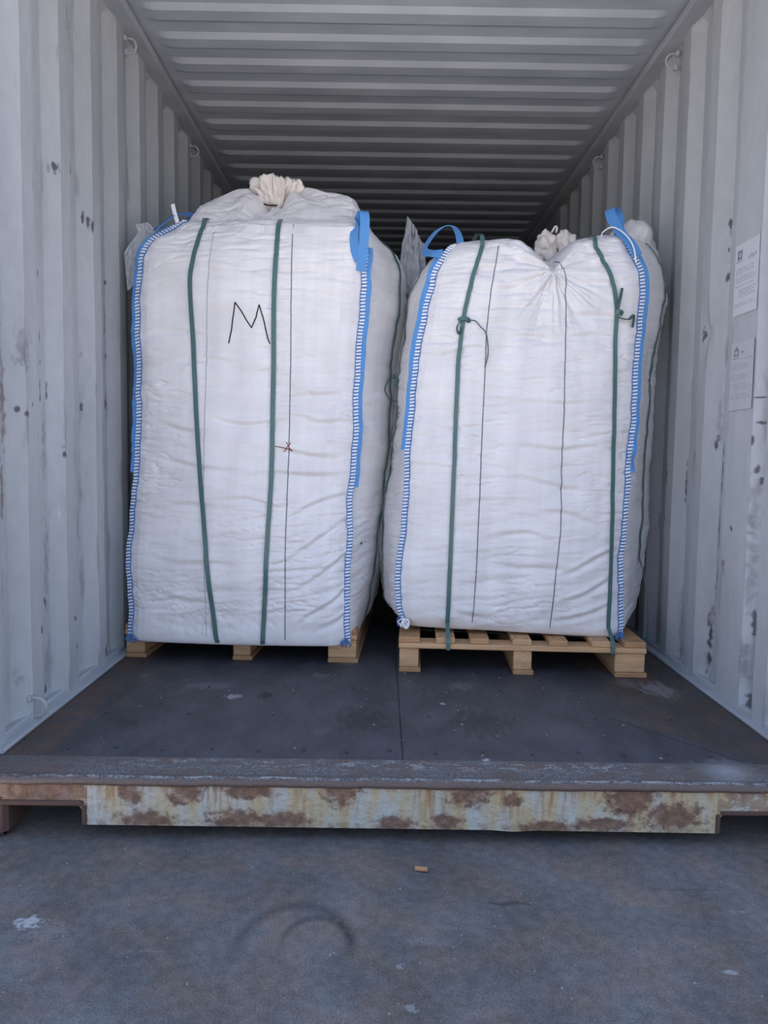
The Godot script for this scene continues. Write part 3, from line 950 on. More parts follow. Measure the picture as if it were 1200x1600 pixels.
# lofts the rows into a closed sack; returns its grid of points
func loft(rows: Array, opt: Dictionary) -> Dictionary:
	var counts := [300, 130, 40, 70]
	var S := PackedFloat32Array()
	for side in 4:
		for k in counts[side]:
			S.append(side + float(k) / counts[side])
	var nu := S.size()
	var WC := []
	var WB := []
	var taps := [[-0.085, 0.1], [-0.05, 0.2], [0.0, 0.4], [0.05, 0.2], [0.085, 0.1]]
	for i in nu:
		var wc := [0.0, 0.0, 0.0, 0.0]
		var wb := [0.0, 0.0, 0.0, 0.0]
		for tp in taps:
			var s := fposmod(S[i] + tp[0], 4.0)
			var side := int(s) % 4
			var t := s - int(s)
			wc[side] += tp[1] * (1.0 - t)
			wc[(side + 1) % 4] += tp[1] * t
			wb[side] += tp[1] * 4.0 * t * (1.0 - t)
		WC.append(Vector4(wc[0], wc[1], wc[2], wc[3]))
		WB.append(Vector4(wb[0], wb[1], wb[2], wb[3]))
	var P := PackedVector3Array()
	var nr := rows.size()
	for q in nr - 1:
		var steps: int = rows[q].n
		var last := 1 if q == nr - 2 else 0
		for k in steps + last:
			var t := float(k) / steps
			var c := []
			for z in 4:
				c.append((rows[q].c[z] as Vector3).cubic_interpolate(rows[q + 1].c[z], rows[maxi(q - 1, 0)].c[z], rows[mini(q + 2, nr - 1)].c[z], t))
			var bn := []
			for z in 4:
				var d: Vector3 = c[(z + 1) % 4] - c[z]
				var nn := Vector3(-d.z, 0, d.x)
				nn = nn.normalized() if nn.length() > 1e-5 else Vector3.ZERO
				bn.append(nn * lerpf(rows[q].b[z], rows[q + 1].b[z], smoothstep(0.0, 1.0, t)))
			for i in nu:
				var w: Vector4 = WC[i]
				var b: Vector4 = WB[i]
				P.append(c[0] * w.x + c[1] * w.y + c[2] * w.z + c[3] * w.w + bn[0] * b.x + bn[1] * b.y + bn[2] * b.z + bn[3] * b.w)
	var nv := P.size() / nu
	var N := grid_normals(P, nu, nv, true)
	# folds and creases of the cloth
	var sd: int = opt.seed
	var big := noise(sd, 2.2, 2)
	var soft := noise(sd + 1, 1.0, 2)
	var crease := noise(sd + 2, 1.0, 3)
	var finec := noise(sd + 3, 1.0, 2)
	var mask := noise(sd + 4, 1.1, 2)
	var uv := PackedVector2Array()
	uv.resize(P.size())
	var creases: Array = opt.creases
	var puck := noise(sd + 5, 1.0, 2)
	for j in nv:
		var row_creases := []
		var ym: float = P[j * nu + 150].y
		for q in creases:
			if ym > minf(q[1], q[3]) - 0.09 and ym < maxf(q[1], q[3]) + 0.09:
				row_creases.append(q)
		for i in nu:
			var k := j * nu + i
			var p := P[k]
			var s := S[i]
			var a := s * 1.0
			uv[k] = Vector2(a * 1.1, p.y * 1.1)
			var side := clampf(minf(fposmod(s, 1.0), 1.0 - fposmod(s, 1.0)) / 0.05, 0.0, 1.0)
			var tilt: float = opt.tilt * (fposmod(s, 1.0) - 0.4) * clampf(1.2 - p.y, 0.0, 1.0)
			var yy := p.y - tilt
			var low := clampf((p.y - opt.y0) / 0.06, 0.0, 1.0)
			var mk := smoothstep(-0.35, 0.45, mask.get_noise_2d(a * 1.4, yy * 1.6))
			var d: float = big.get_noise_3d(p.x, p.y * 0.8, p.z) * opt.big
			d += soft.get_noise_2d(a * 3.0, yy * 12.0) * 0.0050
			var c1 := 1.0 - absf(crease.get_noise_2d(a * 2.3, yy * 19.0)) * 2.4
			if c1 > 0.0:
				d -= c1 * c1 * c1 * 0.0056 * (0.35 + mk)
			var c2 := 1.0 - absf(finec.get_noise_2d(a * 3.2 + 5.0, yy * 40.0)) * 2.6
			if c2 > 0.0:
				d -= c2 * c2 * 0.0021 * (0.35 + mk)
			if side < 1.0:
				d += puck.get_noise_2d(a * 2.0, p.y * 26.0) * 0.004 * (1.0 - side)
			if s < 1.0:
				for q in row_creases:
					var t: float = (p.x - q[0]) / (q[2] - q[0])
					if t > 0.0 and t < 1.0:
						var yl: float = lerpf(q[1], q[3], t) + 0.012 * sin(t * 5.0 + q[1] * 9.0)
						var dy: float = (p.y - yl) / q[4]
						if absf(dy) < 3.0:
							d += q[5] * (-exp(-dy * dy) + 0.6 * exp(-(dy - 1.5) * (dy - 1.5))) * sin(PI * t)
			P[k] = p + N[k] * d * low
	if opt.has("shape"):
		for k in P.size():
			P[k] = opt.shape.call(P[k])
	return {"P": P, "N": grid_normals(P, nu, nv, true), "nu": nu, "nv": nv, "S": S, "uv": uv, "front": counts[0], "right": counts[1], "back": counts[2]}

# the point of the bag's front at (x, y), and the normal there
func front_at(b: Dictionary, x: float, y: float, lift := 0.004, start := 12) -> Array:
	var P: PackedVector3Array = b.P
	var N: PackedVector3Array = b.N
	var nu: int = b.nu
	var prev := Vector3(0, -9, 0)
	var pn := Vector3.BACK
	for j in range(start, b.nv):
		var lo := 0
		var hi: int = b.front - 1
		if P[j * nu + lo].x > x:
			hi = 1
		elif P[j * nu + hi].x < x:
			lo = hi - 1
		while hi - lo > 1:
			var mid := (lo + hi) / 2
			if P[j * nu + mid].x <= x:
				lo = mid
			else:
				hi = mid
		var a := P[j * nu + lo]
		var c := P[j * nu + hi]
		var t := clampf((x - a.x) / maxf(c.x - a.x, 1e-6), 0.0, 1.0)
		var p := a.lerp(c, t)
		var n := N[j * nu + lo]
		if p.y >= y:
			var f := clampf((y - prev.y) / maxf(p.y - prev.y, 1e-6), 0.0, 1.0) if prev.y > -8.0 else 1.0
			var o := prev.lerp(p, f) if prev.y > -8.0 else p
			var on := pn.lerp(n, f).normalized()
			return [o + on * lift, on]
		prev = p
		pn = n
	return [prev + pn * lift, pn]

func on_front(b: Dictionary, ctrl: Array, step: float, lift: float, smooth := 0) -> Array:
	var pts := []
	var nrm := []
	for i in ctrl.size() - 1:
		var a: Vector2 = ctrl[i]
		var c: Vector2 = ctrl[i + 1]
		var n := maxi(1, int(a.distance_to(c) / step))
		for k in n + (1 if i == ctrl.size() - 2 else 0):
			var q := a.lerp(c, float(k) / n)
			var r := front_at(b, q.x, q.y, lift)
			pts.append(r[0])
			nrm.append(r[1])
	# a taut strap spans the creases: it follows the outermost points near it
	for pass_ in smooth:
		var cp := pts.duplicate()
		var cn := nrm.duplicate()
		for i in range(1, pts.size() - 1):
			var z := maxf(cp[i].z, (cp[i - 1].z + cp[i + 1].z) * 0.5)
			pts[i] = Vector3((cp[i - 1].x + cp[i].x * 2.0 + cp[i + 1].x) * 0.25, cp[i].y, lerpf(z, (cp[i - 1].z + cp[i + 1].z) * 0.5, 0.3))
			nrm[i] = (cn[i - 1] + cn[i] + cn[i + 1]).normalized()
	return [pts, nrm]

# the column of the bag at ring position s, between two heights
func column(b: Dictionary, s: float, y0: float, y1: float, lift: float, rows_to := 9999) -> Array:
	var P: PackedVector3Array = b.P
	var N: PackedVector3Array = b.N
	var S: PackedFloat32Array = b.S
	var best := 0
	for i in b.nu:
		if absf(S[i] - s) < absf(S[best] - s):
			best = i
	var pts := []
	var nrm := []
	for j in range(10, mini(b.nv, rows_to)):
		var p := P[j * b.nu + best]
		if p.y >= y0 and p.y <= y1:
			nrm.append(N[j * b.nu + best])
			pts.append(p + N[j * b.nu + best] * lift)
	return [pts, nrm]

func thin_out(path: Array, every: int) -> Array:
	var pts := []
	var nrm := []
	for i in range(0, path[0].size(), every):
		pts.append(path[0][i])
		nrm.append(path[1][i])
	if (path[0].size() - 1) % every:
		pts.append(path[0][path[0].size() - 1])
		nrm.append(path[1][path[1].size() - 1])
	return [pts, nrm]

# one sewn corner: a blue base tape, white stitches across it and, above a height, blue webbing beside it
func corner_seam(bag: Node3D, b: Dictionary, s: float, y0: float, y1: float, web_y: float, web_side: float, shift: Vector3, webtop: float) -> void:
	var path := thin_out(column(b, s, y0, y1, 0.005), 3)
	var pts: Array = path[0]
	for pass_ in 4:
		var cp := pts.duplicate()
		for i in range(1, pts.size() - 1):
			pts[i] = (cp[i - 1] + cp[i] * 2.0 + cp[i + 1]) * 0.25
	var nrm := []
	var wob := noise(int(s * 10) + int(y0 * 100), 1.0, 2)
	for i in pts.size():
		nrm.append((path[1][i] + Vector3(0, 0, 1.3)).normalized())
		pts[i] += Vector3(wob.get_noise_1d(pts[i].y * 7.0) * 0.004, 0, 0.002)
	var seam := put("corner_seam", ribbon(pts, nrm, 0.024, 0.004), mats.blue_dark, bag, shift)
	# stitches, evenly along the seam
	var st := SurfaceTool.new()
	st.begin(Mesh.PRIMITIVE_TRIANGLES)
	st.set_smooth_group(-1)
	var go := 0.0
	for i in pts.size() - 1:
		var seg: Vector3 = pts[i + 1] - pts[i]
		var len_ := seg.length()
		while go < len_:
			var p: Vector3 = pts[i] + seg * (go / len_)
			var n: Vector3 = nrm[i]
			var up := seg.normalized()
			var ac := up.cross(n).normalized()
			ac = (ac + up * 0.16).normalized()
			add_box(st, p + n * 0.0035, Vector3(0.021, 0.0072, 0.004), Basis(ac, n.cross(ac).normalized(), n), 0.0012)
			go += 0.0135
		go -= len_
	st.generate_normals()
	var stitches := put("stitching", st.commit(), mats.stitch, seam)
	stitches.set_meta("kind", "stuff")
	# webbing
	if web_y < y1:
		var wp := []
		var wn := []
		for i in pts.size():
			if pts[i].y >= web_y and pts[i].y <= webtop:
				var up: Vector3 = (pts[mini(i + 1, pts.size() - 1)] - pts[maxi(i - 1, 0)]).normalized()
				var ac := up.cross(nrm[i]).normalized()
				wp.append(pts[i] + ac * web_side * (0.016 + 0.005 * wob.get_noise_1d(pts[i].y * 5.0 + 40.0)) + nrm[i] * 0.0005)
				wn.append(nrm[i])
		put("webbing", ribbon(wp, wn, 0.026, 0.003), mats.blue, bag, shift)

func knot(bag: Node3D, at: Vector3, seed_: int, shift: Vector3, white: bool) -> void:
	# the frayed tail of the seam at the bag's foot
	var rng := RandomNumberGenerator.new()
	rng.seed = seed_
	var st := SurfaceTool.new()
	st.begin(Mesh.PRIMITIVE_TRIANGLES)
	for k in 7:
		var a := rng.randf() * TAU
		var pts := smooth_path([at, at + Vector3(cos(a) * 0.012, -0.008 + sin(a) * 0.010, 0.012), at + Vector3(cos(a) * 0.022, -0.018 + sin(a) * 0.012, 0.010), at + Vector3(cos(a) * 0.012, -0.030 + sin(a) * 0.006, 0.006)], 5)
		st.append_from(tube(pts, 0.0032, 6), 0, Transform3D())
	put("seam_tail", st.commit(), mats.stitch if white else mats.blue_dark, bag, shift)

func crumpled(at: Vector3, r0: float, r1: float, height: float, pleats: int, seed_: int, lean: Vector3) -> ArrayMesh:
	# gathered cloth above a tie: narrow at the neck, flaring into pleats, torn at its rim and closed inside
	var nu := 120
	var nv := 34
	var P := PackedVector3Array()
	var n := noise(seed_, 1.0, 3)
	for j in nv:
		var t := float(j) / (nv - 1)
		for i in nu:
			var a := -TAU * i / nu
			var c := Vector2(cos(a), sin(a))
			var rim := 1.0 + 0.45 * n.get_noise_2d(c.x * 1.3 + 9.0, c.y * 1.3)
			var r: float
			var y: float
			if t < 0.72:
				var q := t / 0.72
				r = lerpf(r0, r1, sin(q * PI * 0.62) / sin(PI * 0.62))
				y = height * q * rim
			else:
				var q := (t - 0.72) / 0.28
				r = lerpf(r1, r1 * 0.05, q)
				y = height * rim * (1.0 + 0.05 * sin(q * PI)) + height * 0.20 * n.get_noise_2d(c.x * q * 3.0, c.y * q * 3.0) - height * 0.1 * q
			var pl := (absf(sin(a * pleats * 0.5 + 2.0 * n.get_noise_2d(c.x * 2.0, c.y * 2.0) + t * 0.8)) - 0.6) * 0.34 * smoothstep(0.0, 0.35, t) + 0.0 * cos(a * pleats + 3.0 * n.get_noise_2d(c.x * 2.0, t * 2.0)) * 0.10 * smoothstep(0.0, 0.4, t) + n.get_noise_3d(c.x * 1.6, c.y * 1.6, t * 2.5) * 0.36
			r *= 1.0 + pl
			P.append(at + Vector3(c.x * r, y, -c.y * r) + lean * (y / height))
	return grid_mesh(P, nu, nv, true)

# a soft swelling of gathered cloth
func lump(at: Vector3, r: Vector3, seed_: int, rough: float) -> ArrayMesh:
	var P := PackedVector3Array()
	var ln := noise(seed_, 0.8, 2)
	for j in 31:
		var t := float(j) / 30.0
		for i in 56:
			var a := -TAU * i / 56.0
			var d := Vector3(cos(a) * sin(PI * (1.0 - t)), cos(PI * (1.0 - t)), -sin(a) * sin(PI * (1.0 - t)))
			var n := ln.get_noise_3d(d.x * 1.3, d.y * 1.3, d.z * 1.3)
			var q := 1.0 + rough * n - rough * 0.5 * maxf(0.0, 0.25 - absf(ln.get_noise_3d(d.x * 1.9 + 7.0, d.y * 0.9, d.z * 1.9))) * 2.0
			P.append(at + d * r * q)
	return grid_mesh(P, 56, 31, true)

func sheet(c: Array, seed_: int, amp: float) -> ArrayMesh:
	# a crumpled four-cornered piece of film with a thickness
	var n := 24
	var nn := noise(seed_, 1.0, 3)
	var nor: Vector3 = (c[1] - c[0]).cross(c[3] - c[0]).normalized()
	var mesh := ArrayMesh.new()
	for face in 2:
		var P := PackedVector3Array()
		for j in n + 1:
			for i in n + 1:
				var u := float(i) / n
				var v := float(j) / n
				var p: Vector3 = (c[0] as Vector3).lerp(c[1], u).lerp((c[3] as Vector3).lerp(c[2], u), v)
				p += nor * amp * (nn.get_noise_2d(u * 3.0, v * 3.0) + 0.8 * absf(u - 0.5) )
				if face == 1:
					p -= nor * 0.0012
				P.append(p)
		if face == 1:
			var Q := PackedVector3Array()
			for j in n + 1:
				for i in n + 1:
					Q.append(P[j * (n + 1) + n - i])
			P = Q
		grid_mesh(P, n + 1, n + 1, false, PackedVector2Array(), mesh)
	return mesh

func loop_path(pts: Array, nrm: Array, width: float, per := 6) -> ArrayMesh:
	var p := smooth_path(pts, per)
	var n := smooth_path(nrm, per)
	for i in n.size():
		n[i] = n[i].normalized()
	return ribbon(p, n, width, 0.0035)

func ink_line(b: Dictionary, ctrl: Array, width: float, lift: float, st: SurfaceTool) -> void:
	var q := on_front(b, ctrl, 0.006, lift)
	ribbon(q[0], q[1], width, 0.0012, st)

func v2(x: float, y: float) -> Vector2: return Vector2(x, y)
func v3(x: float, y: float, z: float) -> Vector3: return Vector3(x, y, z)

# a strap that runs up the front of a bag, over its top, down behind and back under the pallet
func front_strap(label: String, b: Dictionary, ctrl: Array, top: Array, back: Array, seed_: int) -> Node3D:
	var q := on_front(b, ctrl, 0.02, 0.008, 3)
	var pts: Array = q[0]
	var nrm: Array = q[1]
	pts.reverse()
	nrm.reverse()
	# from bottom to top
	if pts[0].y > pts[pts.size() - 1].y:
		pts.reverse()
		nrm.reverse()
	var first: Vector3 = pts[0]
	for t in top:
		pts.append(t)
		nrm.append(Vector3.UP)
	for t in back:
		pts.append(t[0])
		nrm.append(t[1])
	pts.append(Vector3(first.x, first.y - 0.020, first.z - 0.03))
	nrm.append(Vector3.DOWN)
	pts.append(Vector3(first.x, first.y - 0.016, first.z - 0.008))
	nrm.append(Vector3(0, -1, 0.8))
	pts.append(first)
	nrm.append((nrm[0] + Vector3.DOWN).normalized())
	var t := thing("strap", label, "strap", Vector3(first.x, first.y, first.z), "green polyester straps round the bags")
	put("band", ribbon(pts, nrm, 0.0185, 0.0016), mats.strap, t, -t.position)
	return t

func build_left_bag() -> void:
	var rows := [
		row(v3(-0.63, 0.147, -1.58), v3(-0.60, 0.147, -1.58), v3(-0.60, 0.147, -1.61), v3(-0.63, 0.147, -1.61), 0, 0, 0, 0, 3),
		row(v3(-1.04, 0.147, -1.215), v3(-0.27, 0.147, -1.195), v3(-0.22, 0.147, -2.05), v3(-1.08, 0.147, -2.05), 0.01, 0.02, 0.02, 0.02, 4),
		row(v3(-1.115, 0.084, -1.135), v3(-0.195, 0.080, -1.105), v3(-0.18, 0.15, -2.12), v3(-1.12, 0.150, -2.12), 0.025, 0.04, 0.03, 0.02, 14),
		row(v3(-1.12, 0.21, -1.125), v3(-0.20, 0.20, -1.095), v3(-0.15, 0.20, -2.15), v3(-1.13, 0.20, -2.15), 0.045, 0.09, 0.05, 0.03, 34),
		row(v3(-1.115, 0.40, -1.135), v3(-0.20, 0.40, -1.10), v3(-0.14, 0.40, -2.17), v3(-1.13, 0.40, -2.17), 0.06, 0.115, 0.06, 0.04, 46),
		row(v3(-1.10, 0.65, -1.15), v3(-0.187, 0.65, -1.11), v3(-0.12, 0.65, -2.18), v3(-1.125, 0.65, -2.18), 0.07, 0.125, 0.06, 0.045, 46),
		row(v3(-1.085, 0.92, -1.15), v3(-0.178, 0.92, -1.11), v3(-0.10, 0.92, -2.18), v3(-1.12, 0.92, -2.18), 0.07, 0.135, 0.06, 0.045, 58),
		row(v3(-1.07, 1.25, -1.15), v3(-0.166, 1.25, -1.11), v3(-0.08, 1.25, -2.18), v3(-1.12, 1.25, -2.18), 0.06, 0.15, 0.06, 0.045, 46),
		row(v3(-1.075, 1.50, -1.15), v3(-0.155, 1.50, -1.11), v3(-0.06, 1.50, -2.18), v3(-1.12, 1.50, -2.18), 0.05, 0.16, 0.06, 0.04, 28),
		row(v3(-1.065, 1.64, -1.15), v3(-0.148, 1.65, -1.11), v3(-0.06, 1.66, -2.17), v3(-1.12, 1.66, -2.17), 0.04, 0.155, 0.05, 0.03, 18),
		row(v3(-1.03, 1.73, -1.17), v3(-0.148, 1.74, -1.12), v3(-0.06, 1.75, -2.15), v3(-1.10, 1.75, -2.15), 0.03, 0.12, 0.04, 0.02, 12),
		row(v3(-0.94, 1.80, -1.20), v3(-0.165, 1.795, -1.145), v3(-0.08, 1.81, -2.10), v3(-1.02, 1.81, -2.10), 0.02, 0.07, 0.03, 0.0, 12),
		row(v3(-0.90, 1.845, -1.25), v3(-0.19, 1.845, -1.20), v3(-0.10, 1.87, -2.03), v3(-0.96, 1.85, -2.03), 0.0, 0.03, 0.02, 0.0, 16),
		row(v3(-0.86, 1.925, -1.325), v3(-0.20, 1.935, -1.305), v3(-0.15, 1.96, -1.92), v3(-0.88, 1.94, -1.92), 0.0, 0.01, 0.0, 0.0, 16),
		row(v3(-0.78, 1.985, -1.405), v3(-0.28, 1.995, -1.385), v3(-0.24, 2.015, -1.80), v3(-0.79, 1.99, -1.80), 0.0, 0.0, 0.0, 0.0, 16),
		row(v3(-0.66, 2.005, -1.465), v3(-0.42, 2.012, -1.455), v3(-0.42, 2.02, -1.60), v3(-0.66, 2.015, -1.60), 0.0, 0.0, 0.0, 0.0, 14),
		row(v3(-0.57, 1.955, -1.50), v3(-0.53, 1.955, -1.50), v3(-0.53, 1.955, -1.53), v3(-0.57, 1.955, -1.53), 0.0, 0.0, 0.0, 0.0, 8)]
	var pleat := noise(131, 1.0, 2)
	var shape := func(p: Vector3) -> Vector3:
		# the valley that leads from the front edge up to the tied neck, and pleats running to the neck
		if p.y > 1.80 and p.z < -1.16:
			var g := exp(-pow((p.x + 0.545 + (p.z + 1.5) * 0.1) / 0.055, 2.0)) * smoothstep(1.83, 1.94, p.y) * smoothstep(-1.65, -1.5, p.z)
			p.y -= 0.075 * g
			var dx := p.x + 0.55
			var dz := p.z + 1.515
			var ang := atan2(dx, dz)
			var rad := sqrt(dx * dx + dz * dz)
			var f := smoothstep(0.45, 0.08, rad)
			p.y += f * (0.012 * cos(ang * 13.0) + 0.014 * pleat.get_noise_2d(ang * 3.0, rad * 4.0))
		p.x = maxf(p.x, -1.168)
		return p
	var creases := [[-1.05, 1.34, -0.75, 1.35, 0.012, 0.008], [-0.75, 1.00, -0.45, 0.985, 0.012, 0.010], [-0.98, 0.98, -0.70, 0.945, 0.014, 0.010], [-0.62, 0.77, -0.2, 0.80, 0.012, 0.009], [-1.05, 0.84, -0.60, 0.80, 0.012, 0.007], [-0.44, 1.13, -0.17, 1.08, 0.012, 0.009], [-0.42, 1.02, -0.17, 0.99, 0.012, 0.009],
		[-0.47, 0.60, -0.18, 0.72, 0.012, 0.010], [-0.50, 0.42, -0.18, 0.60, 0.014, 0.011], [-0.48, 0.28, -0.17, 0.48, 0.014, 0.011], [-0.42, 0.15, -0.18, 0.35, 0.014, 0.012], [-0.36, 0.11, -0.19, 0.24, 0.012, 0.010], [-1.0, 0.44, -0.62, 0.40, 0.014, 0.006], [-1.0, 0.30, -0.70, 0.24, 0.014, 0.007], [-0.84, 1.62, -0.58, 1.55, 0.02, 0.006], [-0.95, 1.24, -0.62, 1.22, 0.012, 0.008], [-0.62, 1.19, -0.40, 1.21, 0.012, 0.008], [-0.70, 0.68, -0.45, 0.66, 0.012, 0.008], [-0.98, 0.63, -0.72, 0.66, 0.012, 0.007], [-0.52, 0.88, -0.2, 0.86, 0.012, 0.009]]
	var b := loft(rows, {"seed": 101, "big": 0.022, "tilt": 0.12, "y0": 0.10, "creases": creases, "shape": shape})
	var bag := thing("bulk_bag", "tall white bulk bag marked with a hand-drawn M, its tied neck standing up on top", "bag", Vector3(-0.62, 0.145, -1.62), "bulk bags on pallets")
	var sh := -bag.position
	put("bag_body", grid_mesh(b.P, b.nu, b.nv, true, b.uv), mats.cloth, bag, sh)
	corner_seam(bag, b, 0.0, 0.10, 1.83, 0.78, -1.0, sh, 1.80)
	corner_seam(bag, b, 1.0, 0.10, 1.70, 0.73, 1.0, sh, 1.70)
	knot(bag, front_at(b, -1.095, 0.115)[0] + Vector3(0, 0, 0.006), 3, sh, false)
	knot(bag, front_at(b, -0.205, 0.115)[0] + Vector3(0, 0, 0.006), 4, sh, false)
	# lifting loops
	var fr := front_at(b, -0.165, 1.63, 0.012)
	var z0: float = fr[0].z
	put("lifting_loop", loop_path([v3(-0.162, 1.60, z0), v3(-0.156, 1.66, z0 + 0.012), v3(-0.150, 1.74, z0 + 0.016), v3(-0.150, 1.81, z0 + 0.004), v3(-0.158, 1.838, z0 - 0.02), v3(-0.172, 1.815, z0 - 0.028), v3(-0.190, 1.755, z0 - 0.004), v3(-0.188, 1.69, z0 + 0.008), v3(-0.170, 1.64, z0 + 0.008)],
		[v3(0.1, 0, 1), v3(0.1, 0, 1), v3(0.15, 0, 1), v3(0.1, 0.4, 1), v3(0, 1, 0.2), v3(-0.5, 0, -1), v3(-0.6, 0, 1), v3(-0.4, 0, 1), v3(0, 0, 1)], 0.038), mats.blue, bag, sh)
	put("lifting_loop", loop_path([v3(-1.00, 1.765, -1.165), v3(-0.965, 1.805, -1.19), v3(-0.935, 1.845, -1.23), v3(-0.905, 1.868, -1.30), v3(-0.87, 1.868, -1.34), v3(-0.83, 1.852, -1.33)],
		[v3(-0.6, 0.6, 0.6), v3(-0.6, 0.6, 0.6), v3(-0.3, 0.8, 0.6), v3(0, 0.4, 1), v3(0, 0.3, 1), v3(0, 0.3, 1)], 0.032), mats.blue_dark, bag, sh)
	put("loop_end", loop_path([v3(-0.918, 1.808, -1.205), v3(-0.930, 1.845, -1.212), v3(-0.941, 1.885, -1.222)], [v3(-0.3, 0, 1), v3(-0.2, 0, 1), v3(-0.1, 0, 1)], 0.016), mats.stitch, bag, sh)
	# hem along the top of the front
	var hm := on_front(b, [v2(-0.83, 1.768), v2(-0.48, 1.762), v2(-0.19, 1.757)], 0.008, 0.0008)
	put("top_hem", ribbon(hm[0], hm[1], 0.040, 0.003), mats.hem, bag, sh)
	var st := SurfaceTool.new()
	st.begin(Mesh.PRIMITIVE_TRIANGLES)
	st.set_smooth_group(-1)
	ink_line(b, [v2(-0.437, 1.79), v2(-0.437, 1.25), v2(-0.443, 0.89), v2(-0.454, 0.50), v2(-0.455, 0.11)], 0.0030, 0.0012, st)
	st.generate_normals()
	put("seam_thread", st.commit(), mats.thread, bag, sh)
	st = SurfaceTool.new()
	st.begin(Mesh.PRIMITIVE_TRIANGLES)
	st.set_smooth_group(-1)
	ink_line(b, [v2(-0.757, 1.77), v2(-0.774, 1.40), v2(-0.785, 0.63), v2(-0.779, 0.12)], 0.0026, 0.0012, st)
	st.generate_normals()
	put("seam_thread", st.commit(), mats.thread_pale, bag, sh)
	# the M
	st = SurfaceTool.new()
	st.begin(Mesh.PRIMITIVE_TRIANGLES)
	st.set_smooth_group(-1)
	ink_line(b, [v2(-0.685, 1.306), v2(-0.672, 1.36), v2(-0.668, 1.40), v2(-0.657, 1.465)], 0.0048, 0.0014, st)
	ink_line(b, [v2(-0.657, 1.465), v2(-0.632, 1.43), v2(-0.612, 1.395), v2(-0.593, 1.368)], 0.0048, 0.0018, st)
	ink_line(b, [v2(-0.593, 1.368), v2(-0.575, 1.41), v2(-0.563, 1.458)], 0.0048, 0.0014, st)
	ink_line(b, [v2(-0.563, 1.458), v2(-0.545, 1.40), v2(-0.530, 1.33), v2(-0.519, 1.306)], 0.0048, 0.0018, st)
	st.generate_normals()
	put("marker_letter", st.commit(), mats.ink, bag, sh).set_meta("label", "letter M drawn in black marker")
	st = SurfaceTool.new()
	st.begin(Mesh.PRIMITIVE_TRIANGLES)
	st.set_smooth_group(-1)
	ink_line(b, [v2(-0.497, 0.901), v2(-0.459, 0.894), v2(-0.428, 0.887)], 0.0032, 0.0014, st)
	ink_line(b, [v2(-0.454, 0.918), v2(-0.433, 0.882)], 0.0032, 0.0018, st)
	ink_line(b, [v2(-0.436, 0.915), v2(-0.464, 0.879)], 0.0032, 0.0022, st)
	st.generate_normals()
	put("red_mark", st.commit(), mats.red_ink, bag, sh).set_meta("label", "small red pen mark")
	st = SurfaceTool.new()
	st.begin(Mesh.PRIMITIVE_TRIANGLES)
	st.set_smooth_group(-1)
	var sm := column(b, 1.10, 0.49, 0.505, 0.0015)
	ribbon(sm[0], sm[1], 0.012, 0.001, st)
	st.generate_normals()
	put("dark_smudge", st.commit(), mats.ink, bag, sh)
	# the neck tied shut, gathered cloth above it
	put("tied_neck", crumpled(v3(-0.545, 1.928, -1.475), 0.050, 0.096, 0.105, 15, 141, v3(0.005, 0, 0.04)), mats.spout, bag, sh)
	var tie := []
	for k in 33:
		var a := TAU * k / 32.0
		tie.append(v3(-0.545 + cos(a) * 0.057, 1.950 + sin(a) * 0.006, -1.475 + sin(a) * 0.057))
	tie.append(v3(-0.56, 1.950, -1.41))
	put("neck_tie", tube(tie, 0.007, 8), mats.blue_dark, bag, sh)
	put("neck_tie", tube(smooth_path([v3(-0.535, 1.945, -1.405), v3(-0.57, 1.94, -1.395), v3(-0.61, 1.953, -1.40), v3(-0.645, 1.975, -1.42)], 6), 0.0035, 6), mats.bolt, bag, sh)
	# film of the inner liner sticking out at the shoulder
	put("inner_liner", sheet([v3(-1.150, 1.545, -1.28), v3(-1.085, 1.60, -1.30), v3(-1.085, 1.845, -1.33), v3(-1.160, 1.70, -1.27)], 151, 0.014), mats.liner, bag, sh)
	put("inner_liner", sheet([v3(-1.10, 1.73, -1.33), v3(-1.00, 1.76, -1.36), v3(-1.08, 1.845, -1.34), v3(-1.125, 1.83, -1.32)], 152, 0.012), mats.liner, bag, sh)
	put("inner_liner", sheet([v3(-0.02, 1.60, -1.66), v3(0.10, 1.64, -1.64), v3(0.085, 1.92, -1.68), v3(0.036, 1.985, -1.67)], 153, 0.03), mats.liner, bag, sh)
	put("inner_liner", sheet([v3(0.05, 1.60, -1.67), v3(0.128, 1.70, -1.69), v3(0.118, 1.86, -1.70), v3(0.060, 1.955, -1.68)], 154, 0.03), mats.liner, bag, sh)
	# straps
	var zb := -2.26
	for k in 2:
		var x := -0.805 if k == 0 else -0.495
		var ctrl := [v2(-0.842, 1.572), v2(-0.826, 1.246), v2(-0.805, 0.92), v2(-0.785, 0.631), v2(-0.76, 0.316), v2(-0.734, 0.092)] if k == 0 else [v2(-0.504, 1.5), v2(-0.504, 1.251), v2(-0.512, 0.764), v2(-0.53, 0.425), v2(-0.547, 0.090)]
		ctrl.insert(0, v2(x, 1.785))
		front_strap("green strap down the M-marked bag, " + ("the one between the M and the wall" if k == 0 else "passing just beside the M"), b, ctrl,
			[v3(x, 1.825, -1.20), v3(x, 1.85, -1.30), v3(x, 1.87, -1.6), v3(x, 1.85, -2.0)], [[v3(x, 1.75, -2.2), v3(0, 0.4, -1)], [v3(x, 1.2, zb), v3(0, 0, -1)], [v3(x, 0.6, zb), v3(0, 0, -1)], [v3(x, 0.12, -2.2), v3(0, -0.6, -1)], [v3(x, 0.10, -2.1), v3(0, -1, 0)], [v3(x, 0.10, -1.3), v3(0, -1, 0)]], 1)
	side_strap(b, "green strap round the sides of the M-marked bag, showing in the gap between the bags", 1.27, 3.70, 1.80, [])

